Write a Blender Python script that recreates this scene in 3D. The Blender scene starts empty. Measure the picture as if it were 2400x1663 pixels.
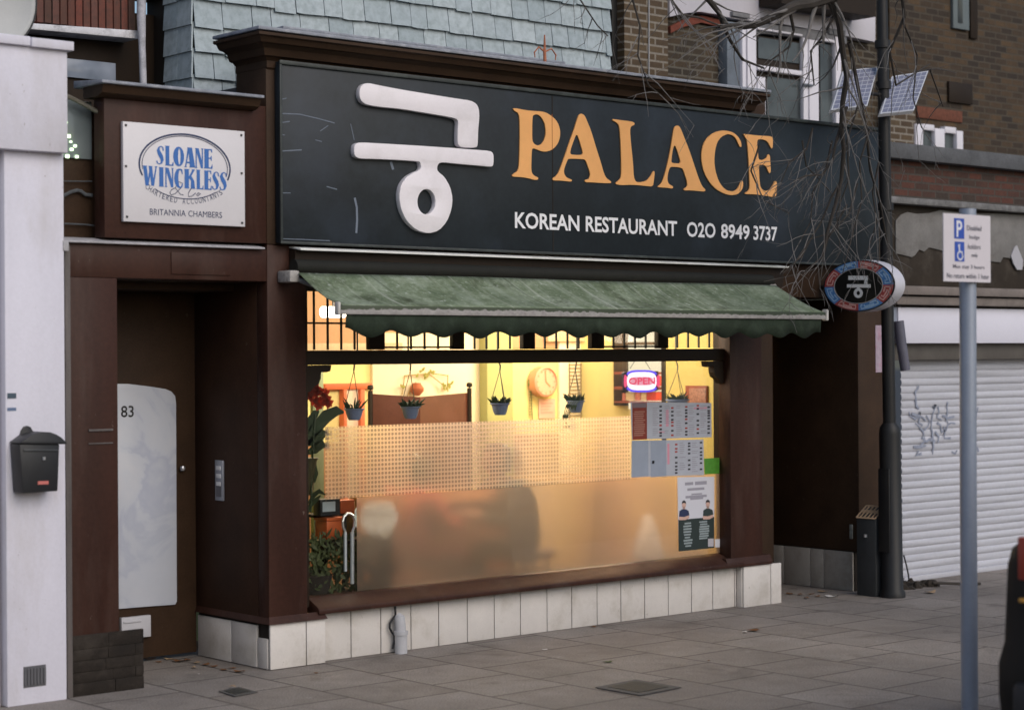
import bpy, bmesh, math, random
from mathutils import Vector, Matrix
from mathutils.geometry import tessellate_polygon
random.seed(7)
SC = bpy.context.scene
COL = SC.collection
RAD = math.radians

# ------------------------------------------------------------------ camera
EYE = Vector((-5.6011, -8.3585, 1.62))
YAW, PITCH, ROLL, FPX = RAD(41.0), RAD(-0.03), RAD(-0.36), 4550.0
FW = Vector((math.sin(YAW)*math.cos(PITCH), math.cos(YAW)*math.cos(PITCH), math.sin(PITCH)))
_r = Vector((math.cos(YAW), -math.sin(YAW), 0)); _u = _r.cross(FW)
RT = _r*math.cos(ROLL) + _u*math.sin(ROLL)
UP = -_r*math.sin(ROLL) + _u*math.cos(ROLL)
cd = bpy.data.cameras.new('camera'); cam = bpy.data.objects.new('camera', cd); COL.objects.link(cam)
cam.matrix_world = Matrix(((RT.x, UP.x, -FW.x, EYE.x), (RT.y, UP.y, -FW.y, EYE.y), (RT.z, UP.z, -FW.z, EYE.z), (0, 0, 0, 1)))
cd.sensor_width = 36; cd.lens = FPX/2400*36; cd.clip_end = 500; cd.clip_start = .1
cd.dof.use_dof = True; cd.dof.focus_distance = 11.3; cd.dof.aperture_fstop = 2.0
SC.camera = cam
# ------------------------------------------------------------------ sky, sun, exposure
w = bpy.data.worlds.new('World'); SC.world = w; w.use_nodes = True
wn = w.node_tree.nodes; wl = w.node_tree.links
SUN_EL, SUN_ROT = RAD(36), RAD(180)
sky = wn.new('ShaderNodeTexSky'); sky.sky_type = 'NISHITA'; sky.sun_disc = False
sky.sun_elevation = SUN_EL; sky.sun_rotation = SUN_ROT; sky.air_density = 1.0; sky.dust_density = 2.5; sky.ozone_density = 1.5
wl.new(sky.outputs[0], wn['Background'].inputs[0]); wn['Background'].inputs[1].default_value = 0.10
sd = bpy.data.lights.new('sun', 'SUN'); sun = bpy.data.objects.new('sun', sd); COL.objects.link(sun)
sd.energy = 0.8; sd.angle = RAD(55); sd.color = (1.0, .97, .94)
_d = Vector((math.sin(SUN_ROT)*math.cos(SUN_EL), math.cos(SUN_ROT)*math.cos(SUN_EL), math.sin(SUN_EL)))
sun.rotation_euler = _d.to_track_quat('Z', 'Y').to_euler(); sun.location = _d*30
SC.view_settings.view_transform = 'Standard'; SC.view_settings.look = 'None'
SC.view_settings.exposure = 0.30; SC.view_settings.gamma = 1
SC.cycles.use_denoising = True; SC.cycles.denoiser = 'OPENIMAGEDENOISE'
SC.cycles.max_bounces = 8; SC.cycles.transparent_max_bounces = 16
SC.cycles.sample_clamp_indirect = 4.0; SC.cycles.caustics_refractive = False; SC.cycles.caustics_reflective = False

# ------------------------------------------------------------------ picture point -> point on a real plane
def ray(px, py): return FW + RT*((px-1200)/FPX) - UP*((py-831.5)/FPX)
def at(px, py, y=0.0):
    d = ray(px, py); return EYE + d*((y-EYE.y)/d.y)
def atx(px, py, x):
    d = ray(px, py); return EYE + d*((x-EYE.x)/d.x)
def atz(px, py, z=0.0):
    d = ray(px, py); return EYE + d*((z-EYE.z)/d.z)
def rect(px0, py0, px1, py1, y):
    a, b = at(px0, py0, y), at(px1, py1, y); return a.x, b.x, b.z, a.z      # x0 x1 z0 z1

# ------------------------------------------------------------------ materials
def lin(r, g, b):
    f = lambda c: (c/255/12.92 if c/255 <= .04045 else ((c/255+.055)/1.055)**2.4)
    return (f(r), f(g), f(b))
class NT:
    def __init__(s, name):
        s.m = bpy.data.materials.new(name); s.m.use_nodes = True
        s.t = s.m.node_tree; s.b = s.t.nodes['Principled BSDF']; s.out = s.t.nodes['Material Output']
    def n(s, typ, **kw):
        x = s.t.nodes.new(typ)
        for k, v in kw.items():
            if k.startswith('i_'):
                key = k[2:]; key = int(key) if key.isdigit() else key.replace('_', ' ')
                s.l(v, x.inputs[key]) if isinstance(v, bpy.types.NodeSocket) else setattr(x.inputs[key], 'default_value', v)
            else: setattr(x, k, v)
        return x
    def l(s, a, b): s.t.links.new(a, b)
    def coord(s): return s.n('ShaderNodeTexCoord').outputs['Object']
    def noise(s, scale, detail=4, rough=.55, vec=None):
        return s.n('ShaderNodeTexNoise', i_Vector=vec or s.coord(), i_Scale=scale, i_Detail=detail, i_Roughness=rough).outputs['Fac']
    def ramp(s, fac, stops):
        r = s.n('ShaderNodeValToRGB', i_Fac=fac); e = r.color_ramp.elements
        while len(e) < len(stops): e.new(.5)
        for i, (p, c) in enumerate(stops):
            e[i].position = p; e[i].color = (c[0], c[1], c[2], 1) if not isinstance(c, (int, float)) else (c, c, c, 1)
        return r.outputs['Color']
    def mix(s, f, a, b, mode='MIX'):
        x = s.n('ShaderNodeMix', data_type='RGBA', blend_type=mode)
        for sock, v in ((x.inputs[0], f), (x.inputs[6], a), (x.inputs[7], b)):
            if isinstance(v, bpy.types.NodeSocket): s.l(v, sock)
            elif isinstance(v, (int, float)): sock.default_value = v
            else: sock.default_value = (v[0], v[1], v[2], 1)
        return x.outputs[2]
    def math(s, op, a, b=0.0):
        x = s.n('ShaderNodeMath', operation=op)
        for sock, v in ((x.inputs[0], a), (x.inputs[1], b)):
            if isinstance(v, bpy.types.NodeSocket): s.l(v, sock)
            else: sock.default_value = v
        return x.outputs[0]
    def bump(s, h, strength=.3, dist=.01):
        b = s.n('ShaderNodeBump', i_Height=h, i_Strength=strength, i_Distance=dist); s.l(b.outputs[0], s.b.inputs['Normal'])
    def col(s, c):
        if isinstance(c, bpy.types.NodeSocket): s.l(c, s.b.inputs['Base Color'])
        else: s.b.inputs['Base Color'].default_value = (c[0], c[1], c[2], 1)
    def set(s, **kw):
        for k, v in kw.items():
            s.b.inputs[k.replace('_', ' ')].default_value = v
def mul(c, k): return tuple(min(1, x*k) for x in c)
MATS = {}
def M(name, c, rough=.6, var=.25, scale=6, bump=.15, metal=0, spec=.4, dirt=None, dirt_amt=.5, dirt_scale=2.5, stretch=None, chips=None):
    """painted / plain surface: two scales of tone variation, optional blotchy dirt of another colour"""
    if name in MATS: return MATS[name]
    t = NT(name); co = t.coord()
    if stretch:
        co2 = t.n('ShaderNodeMapping', i_Vector=co); co2.inputs['Scale'].default_value = stretch; vec = co2.outputs[0]
    else: vec = co
    a = t.noise(scale, 5, .6, vec); b = t.noise(scale*14, 3, .6, co)
    f = t.math('ADD', t.math('MULTIPLY', a, .65), t.math('MULTIPLY', b, .35))
    c1 = t.ramp(f, [(.3, mul(c, 1-var)), (.7, mul(c, 1+var*.6))])
    if dirt:
        d = t.ramp(t.noise(dirt_scale, 6, .65, vec), [(.5, 0.0), (.72, dirt_amt)])
        c1 = t.mix(d, c1, dirt)
    if chips:
        mc_ = t.n('ShaderNodeMapping', i_Vector=co); mc_.inputs['Scale'].default_value = (1, 1, .6)
        ch = t.math('MULTIPLY', t.ramp(t.noise(34, 6, .7, mc_.outputs[0]), [(.655, 0.0), (.68, 1.0)]), t.ramp(t.noise(1.7, 3), [(.45, .1), (.6, 1.0)]))
        c1 = t.mix(t.math('MULTIPLY', ch, .8), c1, chips)
    t.col(c1); t.set(Roughness=rough, Metallic=metal)
    t.b.inputs['Specular IOR Level'].default_value = spec
    if bump: t.bump(t.math('ADD', a, t.math('MULTIPLY', b, .5)), bump, .006)
    MATS[name] = t.m; return t.m
def flat(name, c, rough=.6, metal=0):
    return M(name, c, rough, .08, 20, 0, metal)
def emit(name, c, strength):
    if name in MATS: return MATS[name]
    t = NT(name); t.col((0, 0, 0)); t.b.inputs['Emission Color'].default_value = (*c, 1); t.set(Emission_Strength=strength); t.m.cycles.emission_sampling = 'NONE'
    MATS[name] = t.m; return t.m
def brick(name, c1, c2, mort, bw=.225, bh=.075, off=.5, msize=.010, axis='xz', rough=.85):
    if name in MATS: return MATS[name]
    t = NT(name); sp = t.n('ShaderNodeSeparateXYZ', i_Vector=t.coord())
    cb = t.n('ShaderNodeCombineXYZ')
    t.l(sp.outputs['XYZ'.index(axis[0].upper())], cb.inputs[0]); t.l(sp.outputs['XYZ'.index(axis[1].upper())], cb.inputs[1])
    n2 = t.noise(9, 5, .6)
    ca = t.mix(n2, mul(c1, .55), mul(c1, 1.3)); cc = t.mix(n2, mul(c2, .6), mul(c2, 1.3))
    b = t.n('ShaderNodeTexBrick', offset=off, i_Vector=cb.outputs[0], i_Color1=ca, i_Color2=cc, i_Scale=1.0)
    b.inputs['Mortar'].default_value = (*mort, 1)
    b.inputs['Mortar Size'].default_value = msize; b.inputs['Mortar Smooth'].default_value = .2
    b.inputs['Brick Width'].default_value = bw; b.inputs['Row Height'].default_value = bh
    fine = t.noise(70, 3)
    colr = t.mix(t.ramp(fine, [(.35, .75), (.7, 1.0)]), (0, 0, 0), b.outputs['Color'])
    t.col(colr); t.set(Roughness=rough)
    t.bump(t.math('SUBTRACT', t.math('MULTIPLY', fine, .3), b.outputs['Fac']), .6, .006)
    MATS[name] = t.m; return t.m

BROWN = M('brown_gloss_paint', (.046, .0185, .0125), .5, .45, 3, .25, spec=.22, dirt=(.085, .055, .045), dirt_amt=.45, dirt_scale=4, stretch=(1.6, 1.6, .3), chips=(.17, .135, .115))
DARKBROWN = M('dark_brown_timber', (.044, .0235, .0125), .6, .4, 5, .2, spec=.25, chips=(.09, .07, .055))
BLACKWOOD = M('black_brown_timber', (.022, .0135, .008), .6, .3, 6, .15, spec=.25)
WHITEPAINT = M('white_masonry_paint', (.69, .68, .77), .7, .09, 4, .3, dirt=(.42, .385, .36), dirt_amt=.5, stretch=(1, 1, .3), chips=(.25, .22, .20))
LEAD = M('weathered_lead', (.27, .29, .34), .6, .35, 14, .3, dirt=(.45, .46, .5), dirt_amt=.7, dirt_scale=18)
TILE = M('cream_stone_tile', (.70, .66, .62), .4, .10, 9, .06, spec=.4, dirt=(.34, .30, .24), dirt_amt=.6, dirt_scale=4.5, chips=(.34, .30, .25))
SIGNBLACK = M('sign_black_gloss', (.016, .022, .0275), .42, .4, 2.2, .05, spec=.3, dirt=(.04, .052, .075), dirt_amt=.5, dirt_scale=1.2)
GOLD = M('gold_letter', (.88, .44, .155), .55, .07, 12, .03)
WHITELET = flat('white_letter', (.82, .82, .85), .5)
LOGOWHITE = M('logo_white_acrylic', (.84, .80, .84), .45, .06, 5, .04, dirt=(.58, .54, .54), dirt_amt=.3, dirt_scale=6)
BLACKPLASTIC = M('black_plastic', (.018, .019, .022), .45, .3, 10, .1)
BLACKIRON = M('black_iron_paint', (.013, .013, .014), .5, .3, 10, .15)
GREYMETAL = M('galvanised_grey', (.30, .33, .40), .5, .15, 10, .08, metal=.25)
STEEL = M('bright_steel', (.65, .66, .7), .3, .1, 10, .02, metal=.9)
WHITEUPVC = M('white_upvc', (.72, .70, .76), .35, .05, 4, .02)
PAPER = flat('white_paper', (.72, .72, .76), .7)
SOILDARK = flat('dark_soil', (.02, .014, .01), .9)
RUBBER = flat('tyre_rubber', (.02, .02, .02), .85)

# ------------------------------------------------------------------ mesh building
class MB:
    def __init__(s): s.v = []; s.f = []
    def add(s, vs, fs):
        o = len(s.v); s.v += [Vector(p) for p in vs]; s.f += [tuple(i+o for i in f) for f in fs]; return s
    def box(s, x0, x1, y0, y1, z0, z1):
        return s.add([(x0,y0,z0),(x1,y0,z0),(x1,y1,z0),(x0,y1,z0),(x0,y0,z1),(x1,y0,z1),(x1,y1,z1),(x0,y1,z1)],
                     [(0,3,2,1),(4,5,6,7),(0,1,5,4),(1,2,6,5),(2,3,7,6),(3,0,4,7)])
    def obox(s, c, hx, hy, hz, rot):            # oriented box: half sizes + 3x3 rotation
        vs = [Vector(c) + rot @ Vector((a*hx, b*hy, d*hz)) for d in (-1, 1) for a, b in ((-1,-1),(1,-1),(1,1),(-1,1))]
        return s.add(vs, [(0,3,2,1),(4,5,6,7),(0,1,5,4),(1,2,6,5),(2,3,7,6),(3,0,4,7)])
    def prism(s, loop, ext, holes=()):
        loops = [[Vector(p) for p in loop]] + [[Vector(p) for p in h] for h in holes]
        tris = tessellate_polygon(loops); flatv = [p for l in loops for p in l]; n = len(flatv); e = Vector(ext)
        fs = [tuple(t) for t in tris] + [tuple(i+n for i in reversed(t)) for t in tris]
        k = 0
        for l in loops:
            m = len(l)
            for i in range(m): fs.append((k+i, k+(i+1) % m, k+(i+1) % m+n, k+i+n))
            k += m
        return s.add(flatv + [p+e for p in flatv], fs)
    def tube(s, path, radii, n=8, cap=True):
        path = [Vector(p) for p in path]
        if isinstance(radii, (int, float)): radii = [radii]*len(path)
        rings = []; prev = None
        for i, p in enumerate(path):
            d = (path[min(i+1, len(path)-1)] - path[max(i-1, 0)])
            d = d.normalized() if d.length > 1e-9 else Vector((0, 0, 1))
            if prev is None:
                a = d.orthogonal().normalized()
            else:
                a = (prev - d*prev.dot(d)); a = a.normalized() if a.length > 1e-6 else d.orthogonal().normalized()
            prev = a; b = d.cross(a)
            rings.append([p + (a*math.cos(2*math.pi*k/n) + b*math.sin(2*math.pi*k/n))*radii[i] for k in range(n)])
        vs = [q for r in rings for q in r]; fs = []
        for i in range(len(rings)-1):
            for k in range(n): fs.append((i*n+k, i*n+(k+1) % n, (i+1)*n+(k+1) % n, (i+1)*n+k))
        if cap: fs += [tuple(reversed(range(n))), tuple((len(rings)-1)*n+k for k in range(n))]
        return s.add(vs, fs)
    def lathe(s, prof, c, n=16, sx=1, sy=1):    # prof: (radius, z)
        c = Vector(c); vs = []; fs = []
        for r, z in prof:
            for k in range(n): vs.append(c + Vector((r*sx*math.cos(2*math.pi*k/n), r*sy*math.sin(2*math.pi*k/n), z)))
        for i in range(len(prof)-1):
            for k in range(n): fs.append((i*n+k, i*n+(k+1) % n, (i+1)*n+(k+1) % n, (i+1)*n+k))
        fs += [tuple(reversed(range(n))), tuple((len(prof)-1)*n+k for k in range(n))]
        return s.add(vs, fs)
    def ribbon(s, pts, widths, ext, wdir=None):  # flat stroke of varying width, in the plane normal to ext
        pts = [Vector(p) for p in pts]; e = Vector(ext); nrm = e.normalized()
        if isinstance(widths, (int, float)): widths = [widths]*len(pts)
        L = []; R_ = []
        for i, p in enumerate(pts):
            d = (pts[min(i+1, len(pts)-1)] - pts[max(i-1, 0)]).normalized(); q = d.cross(nrm)
            L.append(p + q*widths[i]/2); R_.append(p - q*widths[i]/2)
        for i in range(len(pts)-1):
            vs = [L[i], L[i+1], R_[i+1], R_[i]]
            s.add(vs + [v+e for v in vs], [(0,1,2,3),(7,6,5,4),(0,4,5,1),(1,5,6,2),(2,6,7,3),(3,7,4,0)])
        return s
    def quad(s, a, b, c, d): return s.add([a, b, c, d], [(0, 1, 2, 3)])
    def build(s, name, mat, parent=None, bevel=0, seg=2, smooth=False, weld=True):
        base = wpos(parent) if parent else (Vector((0, 0, 0)))
        me = bpy.data.meshes.new(name); me.from_pydata([v-base for v in s.v], [], s.f)
        if bevel or weld:
            bm = bmesh.new(); bm.from_mesh(me)
            if weld and bevel: bmesh.ops.remove_doubles(bm, verts=bm.verts, dist=1e-5)
            bmesh.ops.recalc_face_normals(bm, faces=bm.faces)
            if bevel:
                ed = [e for e in bm.edges if len(e.link_faces) == 2 and e.calc_face_angle(0) > .5]
                bmesh.ops.bevel(bm, geom=ed, offset=bevel, segments=seg, affect='EDGES', profile=.5, clamp_overlap=True)
            bm.to_mesh(me); bm.free()
        if smooth or bevel:
            me.polygons.foreach_set('use_smooth', [True]*len(me.polygons)); me.set_sharp_from_angle(angle=RAD(38))
        me.materials.append(mat)
        o = bpy.data.objects.new(name, me); COL.objects.link(o)
        if parent: o.parent = parent
        return o
def wpos(o):
    p = Vector(o.location)
    return p if o.parent is None else p + wpos(o.parent)
def tag(o, label, cat, group=None):
    o['label'] = label; o['category'] = cat
    if group: o['group'] = group
    return o
def thing(name, loc, label, cat, group=None):
    o = bpy.data.objects.new(name, None); COL.objects.link(o); o.location = loc; o.empty_display_size = .1
    return tag(o, label, cat, group)
def structure(o): o['kind'] = 'structure'; return o
def single(o, loc):
    """move a one-mesh thing's origin to its base"""
    loc = Vector(loc); o.data.transform(Matrix.Translation(-loc)); o.location = loc; return o
def box(name, mat, parent, x0, x1, y0, y1, z0, z1, bevel=.004):
    return MB().box(x0, x1, y0, y1, z0, z1).build(name, mat, parent, bevel)
def text2d(body, offset=0.0):
    cu = bpy.data.curves.new('lettering', 'FONT'); cu.body = body; cu.offset = offset; cu.resolution_u = 3
    o = bpy.data.objects.new('lettering', cu); COL.objects.link(o)
    dg = bpy.context.evaluated_depsgraph_get(); dg.update()
    me = bpy.data.meshes.new_from_object(o.evaluated_get(dg))
    vs = [Vector((v.co.x, v.co.y)) for v in me.vertices]; fs = [tuple(p.vertices) for p in me.polygons]
    bpy.data.objects.remove(o); bpy.data.curves.remove(cu); bpy.data.meshes.remove(me)
    x0 = min(v.x for v in vs); x1 = max(v.x for v in vs); y0 = min(v.y for v in vs); y1 = max(v.y for v in vs)
    return [((v.x-x0)/(x1-x0), (v.y-y0)/(y1-y0)) for v in vs], fs, (x1-x0)/(y1-y0)
def text(mb, body, O, U, V, offset=0.0):
    """fit lettering to the parallelogram O, O+U, O+V"""
    uv, fs, _ = text2d(body, offset); O, U, V = Vector(O), Vector(U), Vector(V)
    mb.add([O + U*a + V*b for a, b in uv], fs)

# ------------------------------------------------------------------ ground
def paving_material():
    t = NT('paving_slabs'); sp = t.n('ShaderNodeSeparateXYZ', i_Vector=t.coord()); cb = t.n('ShaderNodeCombineXYZ')
    wob = t.noise(1.3, 2)
    t.l(t.math('ADD', sp.outputs[1], t.math('MULTIPLY', wob, .012)), cb.inputs[0])
    t.l(t.math('ADD', t.math('ADD', sp.outputs[0], .152), t.math('MULTIPLY', wob, .012)), cb.inputs[1])
    big = t.noise(.9, 5, .6); fine = t.noise(120, 3, .7); mid = t.noise(7, 6, .65)
    a = t.mix(mid, (.215, .187, .165), (.43, .388, .352)); b = t.mix(mid, (.31, .275, .248), (.51, .462, .422))
    br = t.n('ShaderNodeTexBrick', offset=.5, i_Vector=cb.outputs[0], i_Color1=a, i_Color2=b, i_Scale=1.0)
    br.inputs['Mortar'].default_value = (.075, .066, .057, 1); br.inputs['Mortar Size'].default_value = .0075
    br.inputs['Mortar Smooth'].default_value = .3; br.inputs['Brick Width'].default_value = .45; br.inputs['Row Height'].default_value = .5
    c = t.mix(t.ramp(big, [(.35, .55), (.65, 1.0)]), (.09, .08, .072), br.outputs['Color'])
    spots = t.ramp(t.n('ShaderNodeTexVoronoi', i_Vector=t.coord(), i_Scale=9.0).outputs['Distance'], [(.05, 1.0), (.10, 0.0)])
    c = t.mix(t.math('MULTIPLY', spots, t.ramp(big, [(.5, 0.0), (.6, .7)])), c, (.12, .105, .10))
    gum = t.ramp(t.n('ShaderNodeTexVoronoi', i_Vector=t.coord(), i_Scale=3.1).outputs['Distance'], [(.055, 1.0), (.075, 0.0)])
    c = t.mix(t.math('MULTIPLY', gum, .55), c, (.42, .40, .38))
    st = t.n('ShaderNodeTexNoise', i_Vector=t.coord(), i_Scale=2.3, i_Detail=9.0, i_Roughness=.7, i_Distortion=.6).outputs['Fac']
    c = t.mix(t.ramp(st, [(.55, 0.0), (.72, .65)]), c, (.085, .072, .062))
    c = t.mix(t.ramp(fine, [(.34, .9), (.60, 0.0)]), c, (.115, .098, .085))
    t.col(c); t.set(Roughness=.78); t.b.inputs['Specular IOR Level'].default_value = .35
    t.bump(t.math('ADD', t.math('MULTIPLY', fine, .9), t.math('SUBTRACT', 0.6, br.outputs['Fac'])), .5, .006)
    return t.m
pav = MB()
gx = [-40, -6] + [-4+i*.5 for i in range(0, 25)] + [12, 40]
pav.box(-40, 40, -3.4, 4.5, -.12, 0)
structure(pav.build('pavement', paving_material()))
structure(MB().box(-40, 40, -3.55, -3.4, -.25, .004).build('kerb', M('kerb_granite', (.24, .23, .23), .7, .3, 12, .3), bevel=.012))
ASPH = M('asphalt', (.05, .05, .052), .85, .35, 30, .5)
structure(MB().quad((-150, -150, -.125), (150, -150, -.125), (150, 150, -.125), (-150, 150, -.125)).build('road', ASPH))

# ------------------------------------------------------------------ restaurant building
RB = thing('restaurant_building', (2.0, .5, 0), 'dark brown painted single storey restaurant front with slate clad storey set back above it', 'building')
def tiles(mb, x0, x1, y, z0, z1, xs, face='y', thick=.014, gap=.006):
    e = [x0] + [q for q in xs if x0 < q < x1] + [x1]
    for a, b in zip(e[:-1], e[1:]):
        if face == 'y': mb.box(a+gap/2, b-gap/2, y, y+thick, z0, z1)
        else: mb.box(y, y+thick, a+gap/2, b-gap/2, z0, z1)
# left pilaster, with the side wall of the doorway behind it
box('pilaster', BROWN, RB, .0, .24, .0, .10, .255, 2.19, .006)
box('doorway_side_wall', M('doorway_shade_brown', (.044, .021, .0125), .6, .4, 4, .2, spec=.2, chips=(.10, .08, .065)), RB, .0, .10, .101, .80, .24, 2.19)  # separate brown for the reveal, recess shade put into its colour
box('plinth_core', SOILDARK, RB, .012, .345, .012, .10, 0, .235)
box('plinth_core', SOILDARK, RB, .012, .10, .101, .70, 0, .235)
mb = MB(); tiles(mb, .0, .352, -.004, .004, .238, [.228])
tiles(mb, .115, .69, -.002, .004, .222, [.36], 'x'); mb.box(.0, .010, .02, .11, .004, .16)
mb.build('plinth_tiles', TILE, RB, .0025)
mb = MB(); mb.prism([(-.012, -.02, .238), (-.012, .70, .238), (-.0, .70, .27), (-.0, .0, .27)], (.001, 0, 0))
mb.add([(-.014,-.022,.238),(.352,-.022,.238),(.34,.0,.275),(.0,.0,.275),(-.014,.1,.238),(.352,.1,.238)], [(0,1,2,3),(0,3,4),(1,5,2),(0,4,5,1)])
mb.build('plinth_moulding', BROWN, RB)
# stall riser below the window
joints = [at(p, 1420, .06).x for p in (815, 902, 926, 987, 1030, 1072, 1115, 1155, 1222, 1296, 1369, 1440, 1507, 1571, 1636)]
jx = [.36 + .2015*i + random.uniform(-.006, .006) for i in range(1, 17)]
mb = MB(); tiles(mb, .355, 3.60, .055, .002, .262, jx); mb.build('stall_riser_tiles', TILE, RB, .0025)
box('stall_riser_core', SOILDARK, RB, .356, 3.6, .066, .16, 0, .26)
mb = MB(); mb.prism([(.30, -.02, .262), (.30, -.02, .285), (.30, .0, .30), (.30, .07, .335), (.30, .13, .345), (.30, .13, .262)], (3.30, 0, 0))
mb.build('window_sill', BROWN, RB, .004)
# right pilaster and its plinth block
box('pilaster', BROWN, RB, 3.49, 3.79, .0, .10, .30, 2.19, .006)
box('pilaster_return', DARKBROWN, RB, 3.79, 3.93, .03, .16, .26, 2.19)
box('plinth_core', SOILDARK, RB, 3.61, 3.955, .012, .3, -.02, .25)
mb = MB(); tiles(mb, 3.60, 3.965, -.004, -.004, .258, [3.86]); mb.box(3.957, 3.967, .014, .3, -.004, .25); mb.box(3.597, 3.609, .0105, .054, -.004, .254)
mb.build('plinth_tiles', TILE, RB, .0025)
mb = MB(); mb.prism([(3.44, -.018, .262), (3.44, -.018, .278), (3.44, .0, .32), (3.44, .08, .32), (3.44, .08, .262)], (.42, 0, 0)); mb.build('plinth_moulding', BROWN, RB)
# doorway of the flats on the left
box('doorway_wall', BROWN, RB, -1.135, -.868, .0, .30, .0, 2.0, .006)
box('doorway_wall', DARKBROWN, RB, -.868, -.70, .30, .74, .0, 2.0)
mb = MB(); mb.box(-1.155, -1.125, -.012, .02, .0, 2.15); mb.build('edge_batten', M('worn_grey_timber', (.12, .105, .10), .7, .5, 20, .3, stretch=(1, 1, .1)), RB, .003)
mb = MB(); mb.box(-1.03, -.90, -.008, .001, 1.262, 1.272); mb.box(-1.03, -.90, -.006, .001, 1.20, 1.206); mb.build('panel_moulding', M('worn_grey_timber', (.12, .105, .10)), RB)
box('door_header', BROWN, RB, -1.135, -.001, .0, .30, 2.0, 2.163, .004)
mb = MB(); r_ = rect(400, 592, 540, 672, 0); mb.box(r_[0], r_[1], -.007, -.001, 2.025, 2.135); mb.build('header_panel', BROWN, RB, .004)
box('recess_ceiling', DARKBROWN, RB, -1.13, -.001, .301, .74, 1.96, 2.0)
def rough_block():
    mb = MB(); z = 0
    for row in range(5):
        x = -1.13; h = random.uniform(.05, .072)
        while x < -.74:
            wd = random.uniform(.10, .24); d = .004+random.uniform(0, .005)
            mb.box(x, min(x+wd, -.74), -d, .0, z, z+h-.003); x += wd+.003
        z += h
    mb.box(-1.13, -.74, -.003, .0, 0, z)
    return mb
rough_block().build('rubble_footing', M('dark_rubble', (.020, .0145, .0105), .9, .6, 9, 1.0, dirt=(.055, .046, .038), dirt_amt=.5, dirt_scale=9), RB, .004)
DY = .70
d1 = box('door', DARKBROWN, RB, -.86, -.001, DY, DY+.05, .02, 1.96)  # dark timber colour stands in for shade on the recessed door
pl = [at(277, 898, DY-.012), at(300, 899, DY-.012), at(350, 905, DY-.012), at(388, 911, DY-.012), at(402, 917, DY-.012), at(411, 928, DY-.012), at(413, 945, DY-.012), at(415, 1408, DY-.012), at(411, 1416, DY-.012), at(340, 1421, DY-.012), at(279, 1425, DY-.012)]
x_in = -.62
pl = [Vector((x_in, DY-.012, pl[0].z))] + pl[1:-1] + [Vector((x_in, DY-.012, pl[-1].z))]
def cloudy_reflection():  # cloudy reflection on the pale door glass, put into the colour
    t = NT('cloudy_reflection_glass'); n = t.n('ShaderNodeTexNoise', i_Vector=t.coord(), i_Scale=2.2, i_Detail=5.0, i_Roughness=.55, i_Distortion=1.0).outputs['Fac']
    n2 = t.noise(1.7, 4)
    v = t.ramp(n, [(.40, (.52, .55, .62)), (.49, (.45, .48, .58)), (.53, (.54, .57, .64)), (.7, (.60, .61, .66))])
    t.col(t.mix(t.ramp(n2, [(.4, 0.0), (.7, .6)]), v, (.46, .49, .56))); t.set(Roughness=.18); return t.m
MB().prism(pl, (0, .011, 0)).build('door_panel', cloudy_reflection(), d1, .002)
mb = MB()
a, b = at(284, 1000, DY-.014), at(314, 1000, DY-.014)
zt, zb = at(300, 950, DY).z, at(300, 977, DY).z
text(mb, '83', (a.x, DY-.0135, zb), (b.x-a.x, 0, 0), (0, 0, zt-zb), .01)
text(mb, '1', (a.x-.045, DY-.0135, zb), (.022, 0, 0), (0, 0, zt-zb), .01)
mb.build('door_number', flat('black_vinyl', (.012, .012, .013), .5), d1)
r_ = rect(283, 1447, 352, 1490, DY-.02)
mb = MB(); mb.box(r_[0], r_[1], DY-.03, DY-.001, r_[2], r_[3]); mb.box(r_[0]+.01, r_[1]-.06, DY-.036, DY-.03, r_[3]-.03, r_[3]-.018); mb.build('letter_plate', flat('letter_plate_white', (.5, .5, .54), .5), d1, .004)
mb = MB(); p = at(428, 1097, DY-.02); mb.lathe([(.0, -.012), (.012, -.012), (.016, 0), (.012, .012), (0, .012)], p, 12); mb.build('door_knob', STEEL, d1, smooth=True)
ph = thing('entry_phone', (-.012, .43, 1.0), 'narrow silver entry phone strip with three buttons on the doorway side wall', 'entry phone')
y0 = atx(526, 1100, .0).y; y1 = atx(508, 1100, .0).y; zt = atx(517, 1078, 0).z; zb = atx(517, 1172, 0).z
box('plate', M('entry_phone_metal', (.34, .36, .42), .4, .1, 20, .05, metal=.4), ph, -.012, -.0005, y0, y1, zb, zt, .002)
for i in range(3): box('button', flat('button_white', (.75, .75, .78), .4), ph, -.016, -.012, y0+.015, y1-.015, zt-.052-i*.042, zt-.03-i*.042, .002)
mb = MB(); mb.box(-.014, -.012, y0+.012, y1-.012, zb+.02, zb+.10); mb.build('speaker_grille', flat('grille_dark', (.12, .12, .14), .6), ph)
# accountants' fascia box over the doorway
box('small_fascia_box', BROWN, RB, -.935, -.001, .0, .10, 2.195, 2.90, .004)
mb = MB(); mb.prism([(-1.0, -.10, 2.925), (-1.0, -.10, 2.94), (-1.0, .18, 2.962), (-1.0, .18, 2.925)], (.925, 0, 0)); mb.build('small_cornice_lead', LEAD, RB, .004)
mb = MB(); mb.prism([(-.98, -.08, 2.925), (-.98, -.06, 2.885), (-.98, -.02, 2.87), (-.98, .12, 2.87), (-.98, .12, 2.925)], (.90, 0, 0)); mb.build('small_cornice', DARKBROWN, RB)
mb = MB(); mb.prism([(-1.165, -.03, 2.163), (-1.165, -.03, 2.172), (-1.165, .1, 2.196), (-1.165, .3, 2.196), (-1.165, .3, 2.163)], (1.135, 0, 0)); mb.box(-1.18, -1.15, -.045, -.03, 2.12, 2.17); mb.build('ledge_lead', M('pale_lead', (.42, .41, .43), .6, .4, 16, .3), RB, .003)
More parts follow.
